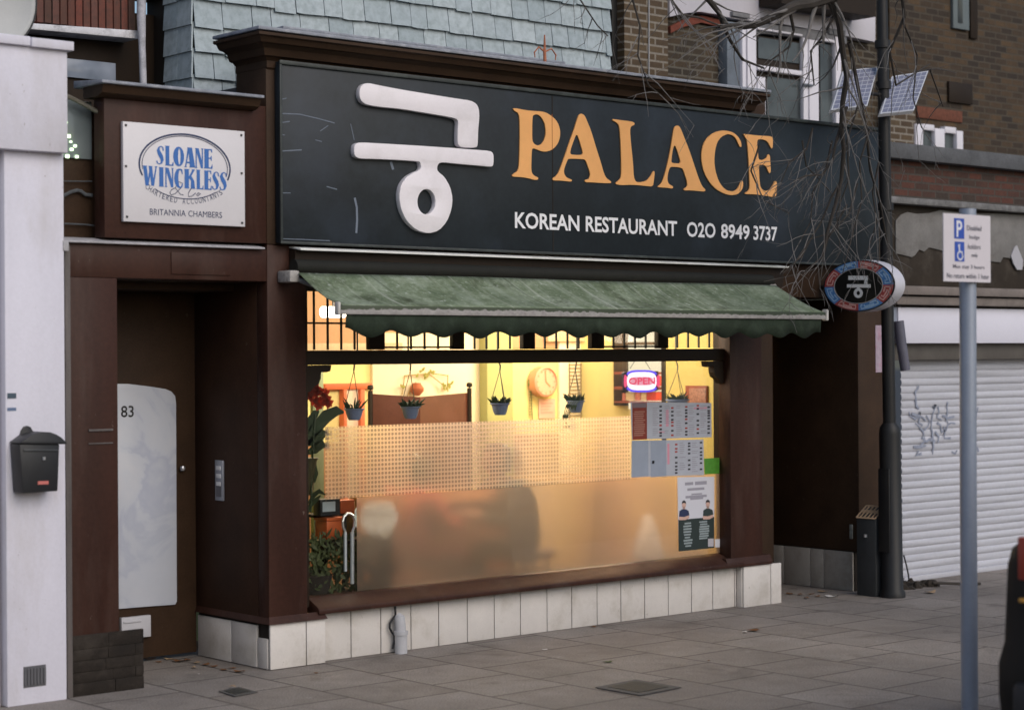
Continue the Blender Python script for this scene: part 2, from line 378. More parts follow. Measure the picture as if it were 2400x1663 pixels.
# main fascia, cornice
box('fascia_box', DARKBROWN, RB, .0, 3.84, .0, .28, 2.192, 3.255, .004)
box('fascia_box', DARKBROWN, RB, 3.841, 4.98, .02, .28, 1.98, 3.145, .004)
prof = [(.0, 3.09), (-.012, 3.10), (-.012, 3.135), (-.03, 3.15), (-.05, 3.155), (-.065, 3.19), (-.09, 3.205), (-.115, 3.21), (-.13, 3.235), (-.15, 3.24), (-.15, 3.255), (.28, 3.262), (.28, 3.09)]
def cornice(prof, x0, x1):
    mb = MB(); n = len(prof); vs = []
    for y, z in prof: vs.append((x0 + min(0, y), y, z))
    for y, z in prof: vs.append((x1 + max(0, -y)*.4, y, z))
    # mitred return along the left side
    fs = [(i, i+1, n+i+1, n+i) for i in range(n-1)]
    mb.add(vs, fs)
    vs2 = [(x0 + min(0, y), min(y, 0), z) for y, z in prof] + [(x0 + min(0, y), .28, z) for y, z in prof]
    mb.add(vs2, [(i, i+1, n+i+1, n+i) for i in range(n-1)])
    mb.add([(x1 + max(0, -y)*.4, y, z) for y, z in prof], [tuple(range(n))])
    return mb
cornice(prof, .01, 3.66).build('cornice', DARKBROWN, RB)
mb = MB(); mb.box(-.145, 3.725, -.155, .28, 3.263, 3.281); mb.build('cornice_lead', LEAD, RB, .004)
a, b = at(665, 63, .42), at(1322, 157, .42)
box('roof_kerb', DARKBROWN, RB, a.x, b.x, .42, .75, 3.2, a.z-.012)
box('roof_kerb_lead', LEAD, RB, a.x-.01, b.x+.005, .41, .76, a.z-.012, a.z+.004)
box('flat_roof', M('roof_felt', (.06, .06, .065), .9), RB, .01, 4.98, .29, 1.3, 3.0, 3.03)
box('flat_roof', MATS['roof_felt'], RB, -1.1, .0, .185, 1.6, 2.80, 2.84)
box('upper_parapet', DARKBROWN, RB, 3.841, 4.98, .285, .30, 3.0, 3.14)

# shop window frame
GY = .10
mb = MB()
mb.box(.24, .272, .03, .16, .30, 2.19); mb.box(3.505, 3.54, .03, .16, .30, 2.19)
mb.box(.272, 3.504, .05, .14, 1.568, 1.645); mb.box(.272, 3.504, .04, .16, 1.96, 2.19)
TW = [(716, 862, 820), (898, 1058, 832), (1084, 1222, 820), (1250, 1382, 820), (1412, 1538, 828), (1562, 1674, 815)]
twx = [(at(a, 800, GY).x, at(b, 800, GY).x, at((a+b)/2, c, GY).z) for a, b, c in TW]
twx[0] = (.273, twx[0][1], twx[0][2]); twx[-1] = (twx[-1][0], 3.5035, twx[-1][2])
for (a, b, c), (d, e, f) in zip(twx[:-1], twx[1:]): mb.box(b, d, .082, .118, 1.648, 1.96)
mb.build('window_frame', BLACKWOOD, RB, .003)
def clear_glass():
    t = NT('clear_glass'); fr = t.n('ShaderNodeFresnel', i_IOR=1.45); tr = t.n('ShaderNodeBsdfTransparent'); gl = t.n('ShaderNodeBsdfGlossy', i_Roughness=.02)
    tr.inputs[0].default_value = (.97, .98, .96, 1)
    mx = t.n('ShaderNodeMixShader'); t.l(t.math('MULTIPLY', fr.outputs[0], .35), mx.inputs[0]); t.l(tr.outputs[0], mx.inputs[1]); t.l(gl.outputs[0], mx.inputs[2]); t.l(mx.outputs[0], t.out.inputs[0]); return t.m
GLASS = clear_glass()
LEADBAR = flat('leaded_bar', (.012, .010, .009), .6)
for i, (a, b, zb) in enumerate(twx):
    zb = max(zb, 1.6485) if i not in (1, 4) else 1.6485
    mb = MB(); n = 5
    for k in range(1, n): x = a + (b-a)*k/n; mb.box(x-.0045, x+.0045, GY-.005, GY+.005, zb, 1.96)
    for z in ([zb+.012] if i in (1, 4) else []) + [1.79]: mb.box(a, b, GY-.0065, GY+.0065, z-.005, z+.005)
    tw = mb.build('transom_window', LEADBAR, RB)
    MB().box(a, b, GY-.002, GY+.002, zb, 1.96).build('pane', GLASS, tw)
# carved bracket in the top corners of the window
def bracket(flip):
    pts = [(1655, 846), (1657, 858), (1664, 860), (1672, 858), (1673, 872), (1676, 882), (1684, 888), (1690, 898)]
    w_ = [Vector((at(x, y, .06).x, .055, at(x, y, .06).z)) for x, y in pts]
    w_ = [p for p in w_] + [Vector((3.5045, .055, w_[-1].z)), Vector((3.5045, .055, 1.566))]
    if flip:
        w_ = [Vector((.272 + (3.5045-p.x), p.y, p.z)) for p in w_]
    return MB().prism(w_, (0, .05, 0))
bracket(False).build('corner_bracket', BLACKWOOD, RB); bracket(True).build('corner_bracket', BLACKWOOD, RB)
MB().box(.272, 3.5045, GY-.003, GY+.003, .345, 1.566).build('window_pane', GLASS, RB)
# right-hand entrance recess
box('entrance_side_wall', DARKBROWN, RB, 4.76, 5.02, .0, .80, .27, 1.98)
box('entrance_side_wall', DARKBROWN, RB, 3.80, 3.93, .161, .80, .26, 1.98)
box('plinth_core', SOILDARK, RB, 4.762, 5.02, .04, .80, 0, .268)
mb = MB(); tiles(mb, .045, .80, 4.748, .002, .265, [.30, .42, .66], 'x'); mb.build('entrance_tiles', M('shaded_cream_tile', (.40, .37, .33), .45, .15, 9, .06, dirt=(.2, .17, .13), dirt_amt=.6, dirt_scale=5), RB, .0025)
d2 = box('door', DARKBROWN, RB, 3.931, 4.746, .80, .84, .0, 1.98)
mb = MB()
for z0, z1 in ((.15, .8), (.9, 1.8)): mb.box(4.03, 4.65, .79, .801, z0, z1)
mb.build('door_panel', BROWN, d2, .006)
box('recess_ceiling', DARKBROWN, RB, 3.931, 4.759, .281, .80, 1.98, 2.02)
mb = MB()
for i in range(16): mb.box(5.021, 5.085, .01, .2, .02+i*.122, .02+i*.122+.055 + .02)
mb.build('brick_quoin', M('quoin_brick', (.055, .03, .022), .85, .6, 20, .5), RB, .004)
box('quoin_core', M('quoin_mortar', (.045, .035, .03), .9), RB, 5.02, 5.08, .02, .2, .0, 2.0)
a = rect(2052, 762, 2068, 872, -.004); mb = MB(); mb.box(a[0], a[1], -.004, -.0005, a[2], a[3]); mb.build('peeling_sticker', M('peeling_sticker', (.42, .34, .42), .6, .3, 30, .1, dirt=(.5, .12, .2), dirt_amt=.6, dirt_scale=12), RB)
# slate hung upper storey
SY = 1.2
SL = NT('slate'); rnd = SL.n('ShaderNodeNewGeometry').outputs['Random Per Island']; n1 = SL.noise(22, 5, .65); n2 = SL.noise(4, 4)
sc = SL.ramp(rnd, [(0, (.33, .395, .43)), (.5, (.38, .445, .48)), (1, (.44, .505, .535))])
sc = SL.mix(SL.ramp(n1, [(.42, 0.0), (.72, .65)]), sc, (.19, .24, .25)); sc = SL.mix(SL.ramp(n2, [(.5, 0.0), (.75, .35)]), sc, (.30, .37, .37))
SL.col(sc); SL.set(Roughness=.6); SL.bump(n1, .4, .006)
sx0, sx1 = at(449, 60, SY).x, at(1427, 180, SY).x
zt = at(449, 59, SY).z; gauge = .150
mb = MB(); z = zt - gauge*6
row = 0
while z < 5.6:
    x = sx0; first = True
    while x < sx1-.01:
        wd = random.uniform(.125, .215); x2 = min(x+wd, sx1)
        dz = random.uniform(-.004, .004) - (.012 if random.random() < .08 else 0); t_ = .012 + random.uniform(0, .004)
        c = random.random()
        zl, zr = z+dz+random.uniform(-.0025, .0025), z+dz+random.uniform(-.0025, .0025)
        y0, y1 = SY-.022-t_, SY-.004
        pts = [(x+.0025, y0, zl), (x2-.0025, y0, zr), (x2-.0025, y1-.006, z+gauge+.02), (x+.0025, y1-.006, z+gauge+.02)]
        if c < .18: pts.insert(1, (x+wd*.25, y0, zl-.004))
        MBq = mb.prism(pts, (0, .006, 0)); x = x2
    # return on the left side
    for k in range(2):
        ya = SY + (.0, .13, .28)[k]; yb = SY + (.0, .13, .28)[k+1]; zz = z + random.uniform(-.004, .004)
        mb.prism([(sx0-.022, ya-.03*(k == 0)+.002, zz), (sx0-.022, yb-.002, zz), (sx0-.010, yb-.002, z+gauge+.012), (sx0-.010, ya-.02*(k == 0)+.002, z+gauge+.012)], (.010, 0, 0))
    z += gauge; row += 1
mb.build('slate_cladding', SL.m, RB, weld=True)
box('upper_wall', SOILDARK, RB, sx0+.002, sx1-.002, SY+.0, SY+.5, 2.9, 5.6)
# rusty finial on the cornice
fin = thing('roof_finial', (at(1278, 150, .1).x, .1, 3.281), 'small rusty orange three pronged finial standing on the cornice', 'finial')
fx = fin.location.x; ft = at(1275, 82, .1).z
RUST = M('rust_orange', (.42, .15, .08), .8, .4, 30, .3)
mb = MB(); mb.tube([(fx, .1, 3.281), (fx-.005, .1, (3.281+ft)/2), (fx-.004, .1, ft)], [.011, .009, .004], 8)
mb.build('stem', RUST, fin)
for s in (-1, 1):
    MB().tube([(fx-.004, .1, ft-.10), (fx+s*.05, .1, ft-.075), (fx+s*.085, .1, ft-.11), (fx+s*.08, .1, ft-.14)], [.006, .005, .005, .003], 6).build('prong', RUST, fin)

# ------------------------------------------------------------------ restaurant sign
BY = -.05
sign = thing('shop_sign', (2.5, -.03, 2.195), 'long black fascia sign with white symbol and gold serif word above the green awning', 'sign')
mb = MB(); mb.box(.05, 4.93, BY, -.002, 2.198, 3.132); mb.build('board', SIGNBLACK, sign, .004)
mb = MB(); fr = .018
mb.box(.045, 4.935, BY-.012, BY+.001, 3.115, 3.137); mb.box(.045, 4.935, BY-.012, BY+.001, 2.193, 2.207); mb.box(.045, .06, BY-.0115, BY+.001, 2.2075, 3.1145)
mb.build('board_edging', M('board_edging', (.035, .042, .042), .5, .4, 12, .1, dirt=(.09, .11, .10), dirt_amt=.5, dirt_scale=9), sign, .003)
mb = MB(); x = at(1294, 225, BY).x; mb.box(x-.003, x+.003, BY-.0015, BY+.001, 2.21, 3.11); mb.build('board_joint', SOILDARK, sign)
def crop(pts, ox, oy, s): return [(ox+x/s, oy+y/s) for x, y in pts]
def smooth_loop(p, it=1):
    for _ in range(it):
        q = []
        for i in range(len(p)):
            a, b = p[i], p[(i+1) % len(p)]
            q += [(a[0]*.78+b[0]*.22, a[1]*.78+b[1]*.22), (a[0]*.22+b[0]*.78, a[1]*.22+b[1]*.78)]
        p = q
    return p
def flatshape(pts, y, thick, holes=()):
    L = [Vector((at(px, py, y).x, y, at(px, py, y).z)) for px, py in pts]
    H = [[Vector((at(px, py, y).x, y, at(px, py, y).z)) for px, py in h] for h in holes]
    return MB().prism(L, (0, thick, 0), H)
c1 = lambda p: smooth_loop(crop(p, 1190, 230, 7.255))
c2 = lambda p: smooth_loop(crop(p, 1180, 150, 3.011))
c3 = lambda p: smooth_loop(crop(p, 1480, 260, 3.557))
P_o = [(90,170),(180,180),(300,205),(440,220),(560,225),(650,245),(740,300),(820,370),(870,460),(893,560),(890,660),(860,760),(800,840),(730,890),(650,912),(580,905),(510,880),(440,850),(412,870),(405,1000),(400,1200),(410,1270),(450,1320),(520,1350),(515,1385),(470,1392),(400,1375),(300,1350),(200,1340),(90,1335),(75,1310),(100,1285),(160,1250),(190,1190),(200,1000),(208,700),(205,400),(195,290),(170,245),(110,215)]
P_h = [(425,310),(440,290),(490,275),(540,290),(590,350),(630,430),(650,540),(645,640),(610,740),(560,795),(500,805),(450,780),(420,730),(415,600),(418,420)]
A_o = [(1205,300),(1225,275),(1250,265),(1290,280),(1315,310),(1350,390),(1420,560),(1500,830),(1580,1080),(1640,1290),(1680,1360),(1720,1390),(1760,1420),(1755,1445),(1700,1447),(1550,1440),(1450,1432),(1330,1430),(1308,1405),(1330,1385),(1380,1375),(1400,1330),(1405,1280),(1380,1200),(1340,1090),(1320,1050),(1290,1038),(1050,1028),(1020,1045),(990,1120),(955,1220),(960,1290),(1000,1350),(1060,1375),(1095,1390),(1085,1420),(1000,1412),(900,1400),(800,1400),(763,1390),(770,1360),(820,1330),(870,1260),(920,1130),(980,960),(1060,720),(1130,530),(1180,370)]
A_h = [(1170,622),(1195,640),(1220,720),(1260,850),(1280,930),(1265,965),(1180,968),(1080,960),(1060,930),(1080,840),(1120,730),(1150,650)]
L_o = [(770,388),(800,393),(900,405),(925,415),(925,430),(900,440),(893,470),(900,560),(915,700),(920,800),(935,832),(965,835),(1010,825),(1040,790),(1058,755),(1068,760),(1062,820),(1055,865),(1000,860),(920,852),(830,855),(795,848),(792,838),(815,822),(832,800),(833,700),(828,560),(822,470),(815,430),(795,410),(772,400)]
B_o = [(355,145),(370,125),(390,122),(408,140),(440,220),(480,320),(520,440),(560,560),(590,630),(618,655),(612,672),(560,668),(500,662),(440,662),(437,650),(460,635),(468,615),(462,580),(440,510),(428,480),(400,470),(330,465),(318,478),(302,530),(300,580),(312,610),(350,630),(343,648),(300,640),(222,636),(222,628),(250,605),(270,560),(300,450),(325,330),(345,200)]
B_h = [(358,285),(372,300),(395,370),(411,425),(400,438),(350,436),(332,428),(335,390),(345,320)]
C_o = [(918,300),(905,300),(890,270),(870,225),(840,200),(800,192),(750,215),(715,260),(697,330),(690,420),(700,500),(725,580),(760,635),(800,665),(850,672),(885,650),(905,610),(918,578),(930,590),(932,625),(920,660),(885,695),(830,703),(770,688),(710,655),(655,600),(610,520),(588,440),(583,360),(598,280),(635,220),(690,180),(750,163),(800,166),(850,180),(890,215),(915,260)]
E_o = [(930,190),(1000,200),(1100,208),(1172,212),(1180,240),(1178,300),(1170,318),(1160,300),(1140,260),(1110,240),(1065,235),(1050,245),(1047,280),(1055,350),(1060,405),(1090,412),(1125,395),(1140,360),(1155,372),(1158,430),(1162,500),(1155,522),(1143,510),(1130,470),(1105,448),(1070,448),(1063,460),(1065,540),(1072,620),(1085,650),(1110,668),(1150,662),(1180,620),(1198,580),(1213,595),(1213,660),(1205,712),(1180,718),(1120,706),(1040,695),(950,693),(945,685),(975,668),(987,640),(985,560),(978,420),(970,300),(962,240),(945,210)]
for o_, h_ in ((c1(P_o), [c1(P_h)]), (c1(A_o), [c1(A_h)]), (c2(L_o), []), (c3(B_o), [c3(B_h)]), (c3(C_o), []), (c3(E_o), [])):
    flatshape(o_, BY-.008, .007, h_).build('gold_letter', GOLD, sign)
x = at(1294, 300, BY-.008).x
mb = MB(); mb.box(x-.0022, x+.0022, BY-.0085, BY-.007, at(1294, 268, BY).z, at(1294, 352, BY).z); mb.build('letter_joint', flat('letter_joint_brown', (.35, .10, .02)), sign)
lg = lambda p: smooth_loop(crop(p, 600, 80, 2.66))
G1 = [(645,365),(650,335),(670,312),(700,305),(760,318),(900,345),(1100,378),(1250,402),(1340,415),(1375,435),(1390,465),(1393,520),(1385,600),(1383,690),(1375,708),(1300,708),(1270,700),(1257,680),(1258,600),(1262,545),(1250,528),(1200,515),(1050,490),(900,465),(780,455),(690,440),(660,420),(648,395)]
G2 = [(613,700),(625,682),(650,675),(800,683),(1000,695),(1200,708),(1350,720),(1460,728),(1480,745),(1482,790),(1478,820),(1465,827),(1400,820),(1280,810),(1165,798),(1140,805),(1128,830),(1132,855),(1175,890),(1210,950),(1226,1020),(1220,1090),(1190,1170),(1140,1225),(1075,1243),(1000,1220),(940,1165),(905,1090),(892,1010),(905,940),(940,890),(990,860),(1020,850),(1030,830),(1025,800),(1015,792),(900,785),(760,778),(650,776),(622,765),(612,740)]
G3 = [(1063+57*math.cos(k*math.pi/10), 1045+80*math.sin(k*math.pi/10)) for k in range(20)]
flatshape(lg(G1), BY-.034, .033).build('symbol_stroke', LOGOWHITE, sign, .005)
flatshape(lg(G2), BY-.034, .033, [lg(G3)]).build('symbol_stroke', LOGOWHITE, sign, .005)
mb = MB(); yl = BY-.004
for s_, xa, xb, yt, yb in (('KOREAN', 1207, 1358, (500, 511), (538, 546)), ('RESTAURANT', 1373, 1587, (512, 526), (547, 556)), ('O2O', 1610, 1677, (528, 532), (556, 560)), ('8949', 1690, 1757, (530, 534), (560, 564)), ('3737', 1766, 1822, (535, 538), (564, 567))):
    A, B = at(xa, yb[0], yl), at(xb, yb[1], yl); mb = MB()
    text(mb, s_, (A.x, yl, 2.333), (B.x-A.x, 0, 0), (0, 0, .093), .022); mb.build('white_word', WHITELET, sign)
mb = MB()
SCR = flat('scratch_grey', (.16, .19, .24), .7)
def scratch(pts, wd):
    mb = MB()
    mb.ribbon([Vector((at(x, y, BY-.001).x, BY-.001, at(x, y, BY-.001).z)) for x, y in crop(pts, 600, 80, 2.66)], wd, (0, -.0006, 0)); mb.build('scratch', SCR, sign)
for p_, wd in (([(150,495),(270,500),(380,525),(490,555)], .005), ([(150,410),(190,400)], .004), ([(150,553),(210,545)], .005), ([(150,730),(285,722)], .006), ([(400,605),(450,570)], .004), ([(615,1020),(628,1080),(630,1160),(625,1240)], .013), ([(590,560),(612,660)], .004), ([(440,950),(505,968)], .005), ([(160,990),(215,990)], .004), ([(150,625),(180,630)], .004), ([(370,660),(410,670)], .004), ([(155,1275),(300,1280),(460,1288)], .004), ([(840,795),(855,845)], .016)):
    scratch(p_, wd)

# ------------------------------------------------------------------ accountants' board
SB = thing('name_board', (-.48, -.02, 2.275), 'white square board with blue lettering in an oval, above the dark doorway', 'sign')
SYB = -.028
z0, z1 = at(430, 525, SYB).z, at(430, 296, SYB).z
xL, xR = at(289, 400, SYB).x, at(574, 400, SYB).x
box('board', M('white_enamel_board', (.70, .68, .71), .45, .05, 6, .03), SB, xL, xR, SYB, -.004, z0, z1, .003)
sb = lambda x, y: at(290+x/6.648, 290+y/6.648, SYB)
BLUE = flat('board_blue', (.045, .155, .46), .5); NAVY = flat('board_navy', (.02, .035, .10), .5)
def ell(cx, cy, rx, ry, a0, a1, n=40): return [(cx+rx*math.cos(RAD(a0+(a1-a0)*i/n)), cy+ry*math.sin(RAD(a0+(a1-a0)*i/n))) for i in range(n+1)]
# oval centre / radii in metres on the board
cA, cB, cT, cBt = sb(240, 620), sb(1655, 750), sb(880, 160), sb(1040, 1175)
ocx, ocz = (cA.x+cB.x)/2, (cT.z+cBt.z)/2; orx, orz = (cB.x-cA.x)/2, (cT.z-cBt.z)/2
def oval_arc(mb, k, a0, a1, wd):
    mb.ribbon([(ocx+orx*k*math.cos(RAD(a)), SYB-.001, ocz+orz*k*math.sin(RAD(a))) for a in [a0+(a1-a0)*i/48 for i in range(49)]], wd, (0, -.0008, 0))
mb = MB(); oval_arc(mb, 1.0, -20, 201, .0085); oval_arc(mb, .94, -14, 190, .0035); oval_arc(mb, 1.0, 228, 312, .004)
for x, y in ((30, 22), (1830, 180), (32, 662), (1835, 772), (48, 1448), (1842, 1545)):
    p = sb(x, y); MB().box(p.x-.005, p.x+.005, SYB-.004, SYB, p.z-.005, p.z+.005).build('screw', BLACKIRON, SB)
mb.build('oval_border', NAVY, SB)
def glyph(ch):
    E_ = []; R_ = lambda pts, wd: E_.append(('r', pts, wd)); P_ = lambda pts, h=(): E_.append(('p', pts, h))
    if ch == 'S':
        R_([(.88,.74),(.84,.9),(.6,.97),(.36,.90),(.26,.76),(.40,.60),(.62,.44),(.74,.27),(.64,.1),(.4,.03),(.16,.08),(.06,.2)], [.16,.16,.10,.22,.42,.52,.54,.44,.24,.10,.14,.18])
    elif ch == 'L': P_([(0,1),(.56,1),(.50,.95),(.50,.06),(.8,.06),(.92,.2),(1,.2),(.98,0),(0,0),(.06,.05),(.06,.95)])
    elif ch == 'O': P_([(.5+.5*math.cos(k*.314), .5+.5*math.sin(k*.314)) for k in range(20)], [[(.56+.12*math.cos(k*.628), .5+.42*math.sin(k*.628)) for k in range(10)]])
    elif ch == 'A': P_([(.30,1),(.72,1),(1,0),(.46,0),(.52,.06),(.49,.2),(.24,.2),(.20,.05),(.28,0),(0,0),(.1,.06),(.32,.90)], [[(.42,.74),(.49,.28),(.27,.28)]])
    elif ch == 'N': P_([(0,1),(.42,1),(.80,.38),(.80,.94),(.72,1),(1,1),(.93,.94),(.93,0),(.70,0),(.20,.78),(.20,.06),(.28,0),(0,0),(.07,.06),(.07,.94)])
    elif ch == 'E': P_([(0,1),(.95,1),(.97,.82),(.90,.82),(.8,.94),(.56,.94),(.56,.56),(.76,.56),(.84,.66),(.9,.66),(.9,.4),(.84,.4),(.76,.5),(.56,.5),(.56,.06),(.82,.06),(.94,.22),(1,.22),(.98,0),(0,0),(.06,.05),(.06,.95)])
    elif ch == 'W': P_([(0,1),(.30,1),(.27,.95),(.37,.35),(.44,.75),(.42,.95),(.38,1),(.66,1),(.64,.95),(.72,.35),(.86,.90),(.82,1),(1,1),(.94,.92),(.76,0),(.58,0),(.50,.5),(.38,0),(.18,0),(.04,.92)])
    elif ch == 'I': P_([(0,1),(1,1),(.9,.95),(.9,.05),(1,0),(0,0),(.1,.05),(.1,.95)])
    elif ch == 'C': P_([(.98,.72),(.90,.72),(.82,.88),(.68,.93),(.56,.88),(.50,.7),(.48,.5),(.50,.3),(.57,.12),(.7,.06),(.84,.12),(.92,.28),(1,.26),(.96,.08),(.8,0),(.55,0),(.28,.06),(.08,.25),(0,.5),(.08,.75),(.28,.94),(.55,1),(.8,1),(.95,.94)])
    elif ch == 'K': P_([(0,1),(.48,1),(.43,.95),(.43,.62),(.72,.93),(.68,1),(1,1),(.92,.93),(.66,.66),(.92,.40),(.96,.06),(1,0),(.60,0),(.62,.40),(.48,.52),(.43,.48),(.43,.05),(.48,0),(0,0),(.05,.05),(.05,.95)])
    return E_
def word(mb, boxes, y):
    for k, (ch, xa, xb, ya, yb) in enumerate(boxes):
        A, B = sb(xa, yb), sb(xb, yb); x0, x1 = A.x, B.x; zt_, zb_ = sb((xa+xb)/2, ya).z, sb((xa+xb)/2, yb).z
        T = lambda p: Vector((x0+(x1-x0)*p[0], y, zb_+(zt_-zb_)*p[1]))
        for kind, pts, ex in glyph(ch):
            if kind == 'p': mb.prism([T(p) for p in pts], (0, -.0008, 0), [[T(p) for p in h] for h in ex])
            else: mb.ribbon([T(p) for p in pts], [q*(x1-x0)*.9 for q in ex], (0, -.0008, 0))
mb = MB()
word(mb, [('S',505,630,342,640),('L',642,775,348,655),('O',770,940,358,665),('A',938,1112,372,680),('N',1110,1242,385,692),('E',1248,1382,395,700)], SYB-.001)
word(mb, [('W',295,525,658,965),('I',545,625,678,980),('N',638,780,688,990),('C',785,920,700,1002),('K',940,1112,710,1010),('L',1130,1242,720,1022),('E',1250,1368,730,1030),('S',1372,1490,742,1036),('S',1488,1612,750,1044)], SYB-.001)
mb.build('blue_lettering', BLUE, SB)
mb = MB()
A, B = sb(405, 1420), sb(945, 1450); text(mb, 'BRITANNIA', (A.x, SYB-.0012, sb(670, 1430).z), (sb(965, 1450).x-A.x, 0, 0), (0, 0, .030)); mb.build('black_word', NAVY, SB); mb = MB()
A = sb(1005, 1450); text(mb, 'CHAMBERS', (A.x, SYB-.0012, sb(670, 1430).z), (sb(1530, 1470).x-A.x, 0, 0), (0, 0, .030)); mb.build('black_word', NAVY, SB); mb = MB()
s_ = 'CHARTERED ACCOUNTANTS'; a0, a1 = 218, 318
for i, ch in enumerate(s_):
    if ch == ' ': continue
    ang = RAD(a0 + (a1-a0)*(i+.5)/len(s_)); px_ = ocx+orx*1.13*math.cos(ang); pz_ = ocz+orz*1.16*math.sin(ang)
    tx, tz = -orx*math.sin(ang), orz*math.cos(ang); L = math.hypot(tx, tz); tx /= L; tz /= L
    wd, ht = (.006 if ch == 'I' else .016), .027
    text(mb, ch, (px_-tx*wd/2, SYB-.0012, pz_-tz*wd/2), (tx*wd, 0, tz*wd), (-tz*ht, 0, tx*ht))
mb.build('arched_lettering', NAVY, SB); mb = MB()
script = lambda pts, wd: mb.ribbon([sb(x, y)+Vector((0, -.0012, 0)) for x, y in pts], wd, (0, -.0006, 0))
script([(930,1110),(880,1100),(800,1000),(860,905),(915,930),(890,1000),(800,1090),(740,1110),(715,1080),(740,1030),(800,1000)], .0035)
script([(1090,985),(1040,1020),(1005,1080),(1005,1135),(1060,1130),(1120,1080)], .004); script([(1165,1075),(1130,1110),(1150,1125),(1195,1090),(1165,1080)], .004)
mb.build('script_lettering', NAVY, SB)

# ------------------------------------------------------------------ awning
AW = thing('awning', (1.95, -.1, 1.71), 'mossy green shop awning with scalloped valance and pale front bar over the lit window', 'awning')
AX0, AX1 = .085, 3.80
def moss():
    t = NT('mossy_green_canvas'); n = t.noise(5, 6, .65); n2 = t.noise(38, 4, .7)
    mp = t.n('ShaderNodeMapping', i_Vector=t.coord()); mp.inputs['Scale'].default_value = (14, 1.5, 1.5); st = t.noise(1.4, 4, .6, mp.outputs[0])
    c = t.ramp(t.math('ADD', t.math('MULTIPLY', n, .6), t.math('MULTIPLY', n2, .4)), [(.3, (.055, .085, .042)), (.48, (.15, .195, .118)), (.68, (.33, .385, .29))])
    c = t.mix(t.ramp(st, [(.52, 0.0), (.75, .65)]), c, (.30, .35, .29)); c = t.mix(t.ramp(t.noise(3.1, 7, .72), [(.53, 0.0), (.66, .85)]), c, (.042, .055, .024)); c = t.mix(t.ramp(n2, [(.62, 0.0), (.70, .8)]), c, (.48, .52, .48))
    sx_ = t.n('ShaderNodeSeparateXYZ', i_Vector=t.coord()); fr_ = t.math('ABSOLUTE', t.math('SUBTRACT', t.math('FRACT', t.math('DIVIDE', t.math('ADD', sx_.outputs[0], t.math('MULTIPLY', sx_.outputs[1], .12)), .93)), .5))
    seam = t.ramp(fr_, [(.0, 1.0), (.009, 0.0)]); c = t.mix(t.math('MULTIPLY', seam, .6), c, (.03, .04, .02))
    mp2 = t.n('ShaderNodeMapping', i_Vector=t.coord()); mp2.inputs['Scale'].default_value = (22, .8, .8)
    c = t.mix(t.ramp(t.noise(1.2, 5, .65, mp2.outputs[0]), [(.57, 0.0), (.70, .7)]), c, (.44, .47, .40))
    t.col(c); t.set(Roughness=.85); t.bump(t.math('ADD', n, n2), .4, .01); return t.m
MOSS = moss()
def canvas_pt(u, v):
    y = -.13 + (-.520+.13)*v; z = 2.045 + (1.8685-2.045)*v
    sag = -.018*math.sin(math.pi*v)*(1+.5*math.sin(u*23)) - (.009*math.sin(u*31+v*2)*v + .007*math.sin(u*11.3+1)*(.3+v))*(1-v**3)
    return Vector((AX0+.02 + (AX1-AX0-.04)*u, y, z+sag))
mb = MB(); nu, nv = 90, 10
for j in range(nv+1):
    for i in range(nu+1): mb.v.append(canvas_pt(i/nu, j/nv))
for j in range(nv):
    for i in range(nu): a = j*(nu+1)+i; mb.f.append((a, a+1, a+nu+2, a+nu+1))
cv = mb.build('canopy', MOSS, AW, smooth=True)
md = cv.modifiers.new('thickness', 'SOLIDIFY'); md.thickness = .003; md.offset = -1
mb = MB(); mb.tube([(AX0+.02, -.085, 2.075), (AX1-.02, -.085, 2.075)], .04, 14); mb.build('roller', M('roller_dark_green', (.010, .010, .007), .8, .4, 8, .2), AW, smooth=True)
def bar_mat():
    t = NT('bar_cream_mossy'); n = t.noise(30, 5, .7); sp = t.n('ShaderNodeSeparateXYZ', i_Vector=t.coord())
    lo = t.noise(1.1, 2); edge = t.ramp(t.math('ADD', t.math('ADD', t.math('MULTIPLY', t.math('SUBTRACT', sp.outputs[2], .143), 22.0), t.math('MULTIPLY', n, .9)), t.math('MULTIPLY', lo, .45)), [(.52, 0.0), (.62, 1.0)])
    t.col(t.mix(edge, t.ramp(n, [(.35, (.26, .25, .24)), (.65, (.42, .40, .39))]), (.04, .055, .028))); t.set(Roughness=.6); return t.m
mb = MB(); mb.box(AX0, AX1, -.525, -.490, 1.822, 1.867); mb.build('front_bar', bar_mat(), AW, .005)
MB().box(AX0-.018, AX0-.001, -.528, -.490, 1.818, 1.885).build('bar_end_cap', M('cream_metal', (.60, .58, .55), .5, .15, 12), AW, .007)
MB().box(AX1+.001, AX1+.022, -.53, -.488, 1.815, 1.885).build('bar_end_cap', MATS['cream_metal'], AW, .007)
# scalloped valance
vx0, vx1 = at(812, 760, -.51).x, AX1-.03
tr = at(871, 790, -.51).x; per = (at(1638, 785, -.51).x - tr)/round((at(1638, 785, -.51).x - tr)/.245)
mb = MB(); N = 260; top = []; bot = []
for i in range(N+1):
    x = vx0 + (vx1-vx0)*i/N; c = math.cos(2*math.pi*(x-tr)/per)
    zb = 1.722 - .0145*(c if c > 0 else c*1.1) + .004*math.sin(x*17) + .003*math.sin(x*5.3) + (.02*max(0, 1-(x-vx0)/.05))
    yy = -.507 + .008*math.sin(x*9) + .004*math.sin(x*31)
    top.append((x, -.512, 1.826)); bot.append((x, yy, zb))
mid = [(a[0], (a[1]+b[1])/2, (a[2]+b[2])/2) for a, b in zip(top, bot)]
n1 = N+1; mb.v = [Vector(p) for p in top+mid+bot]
mb.f = [(i, i+1, n1+i+1, n1+i) for i in range(N)] + [(n1+i, n1+i+1, 2*n1+i+1, 2*n1+i) for i in range(N)]
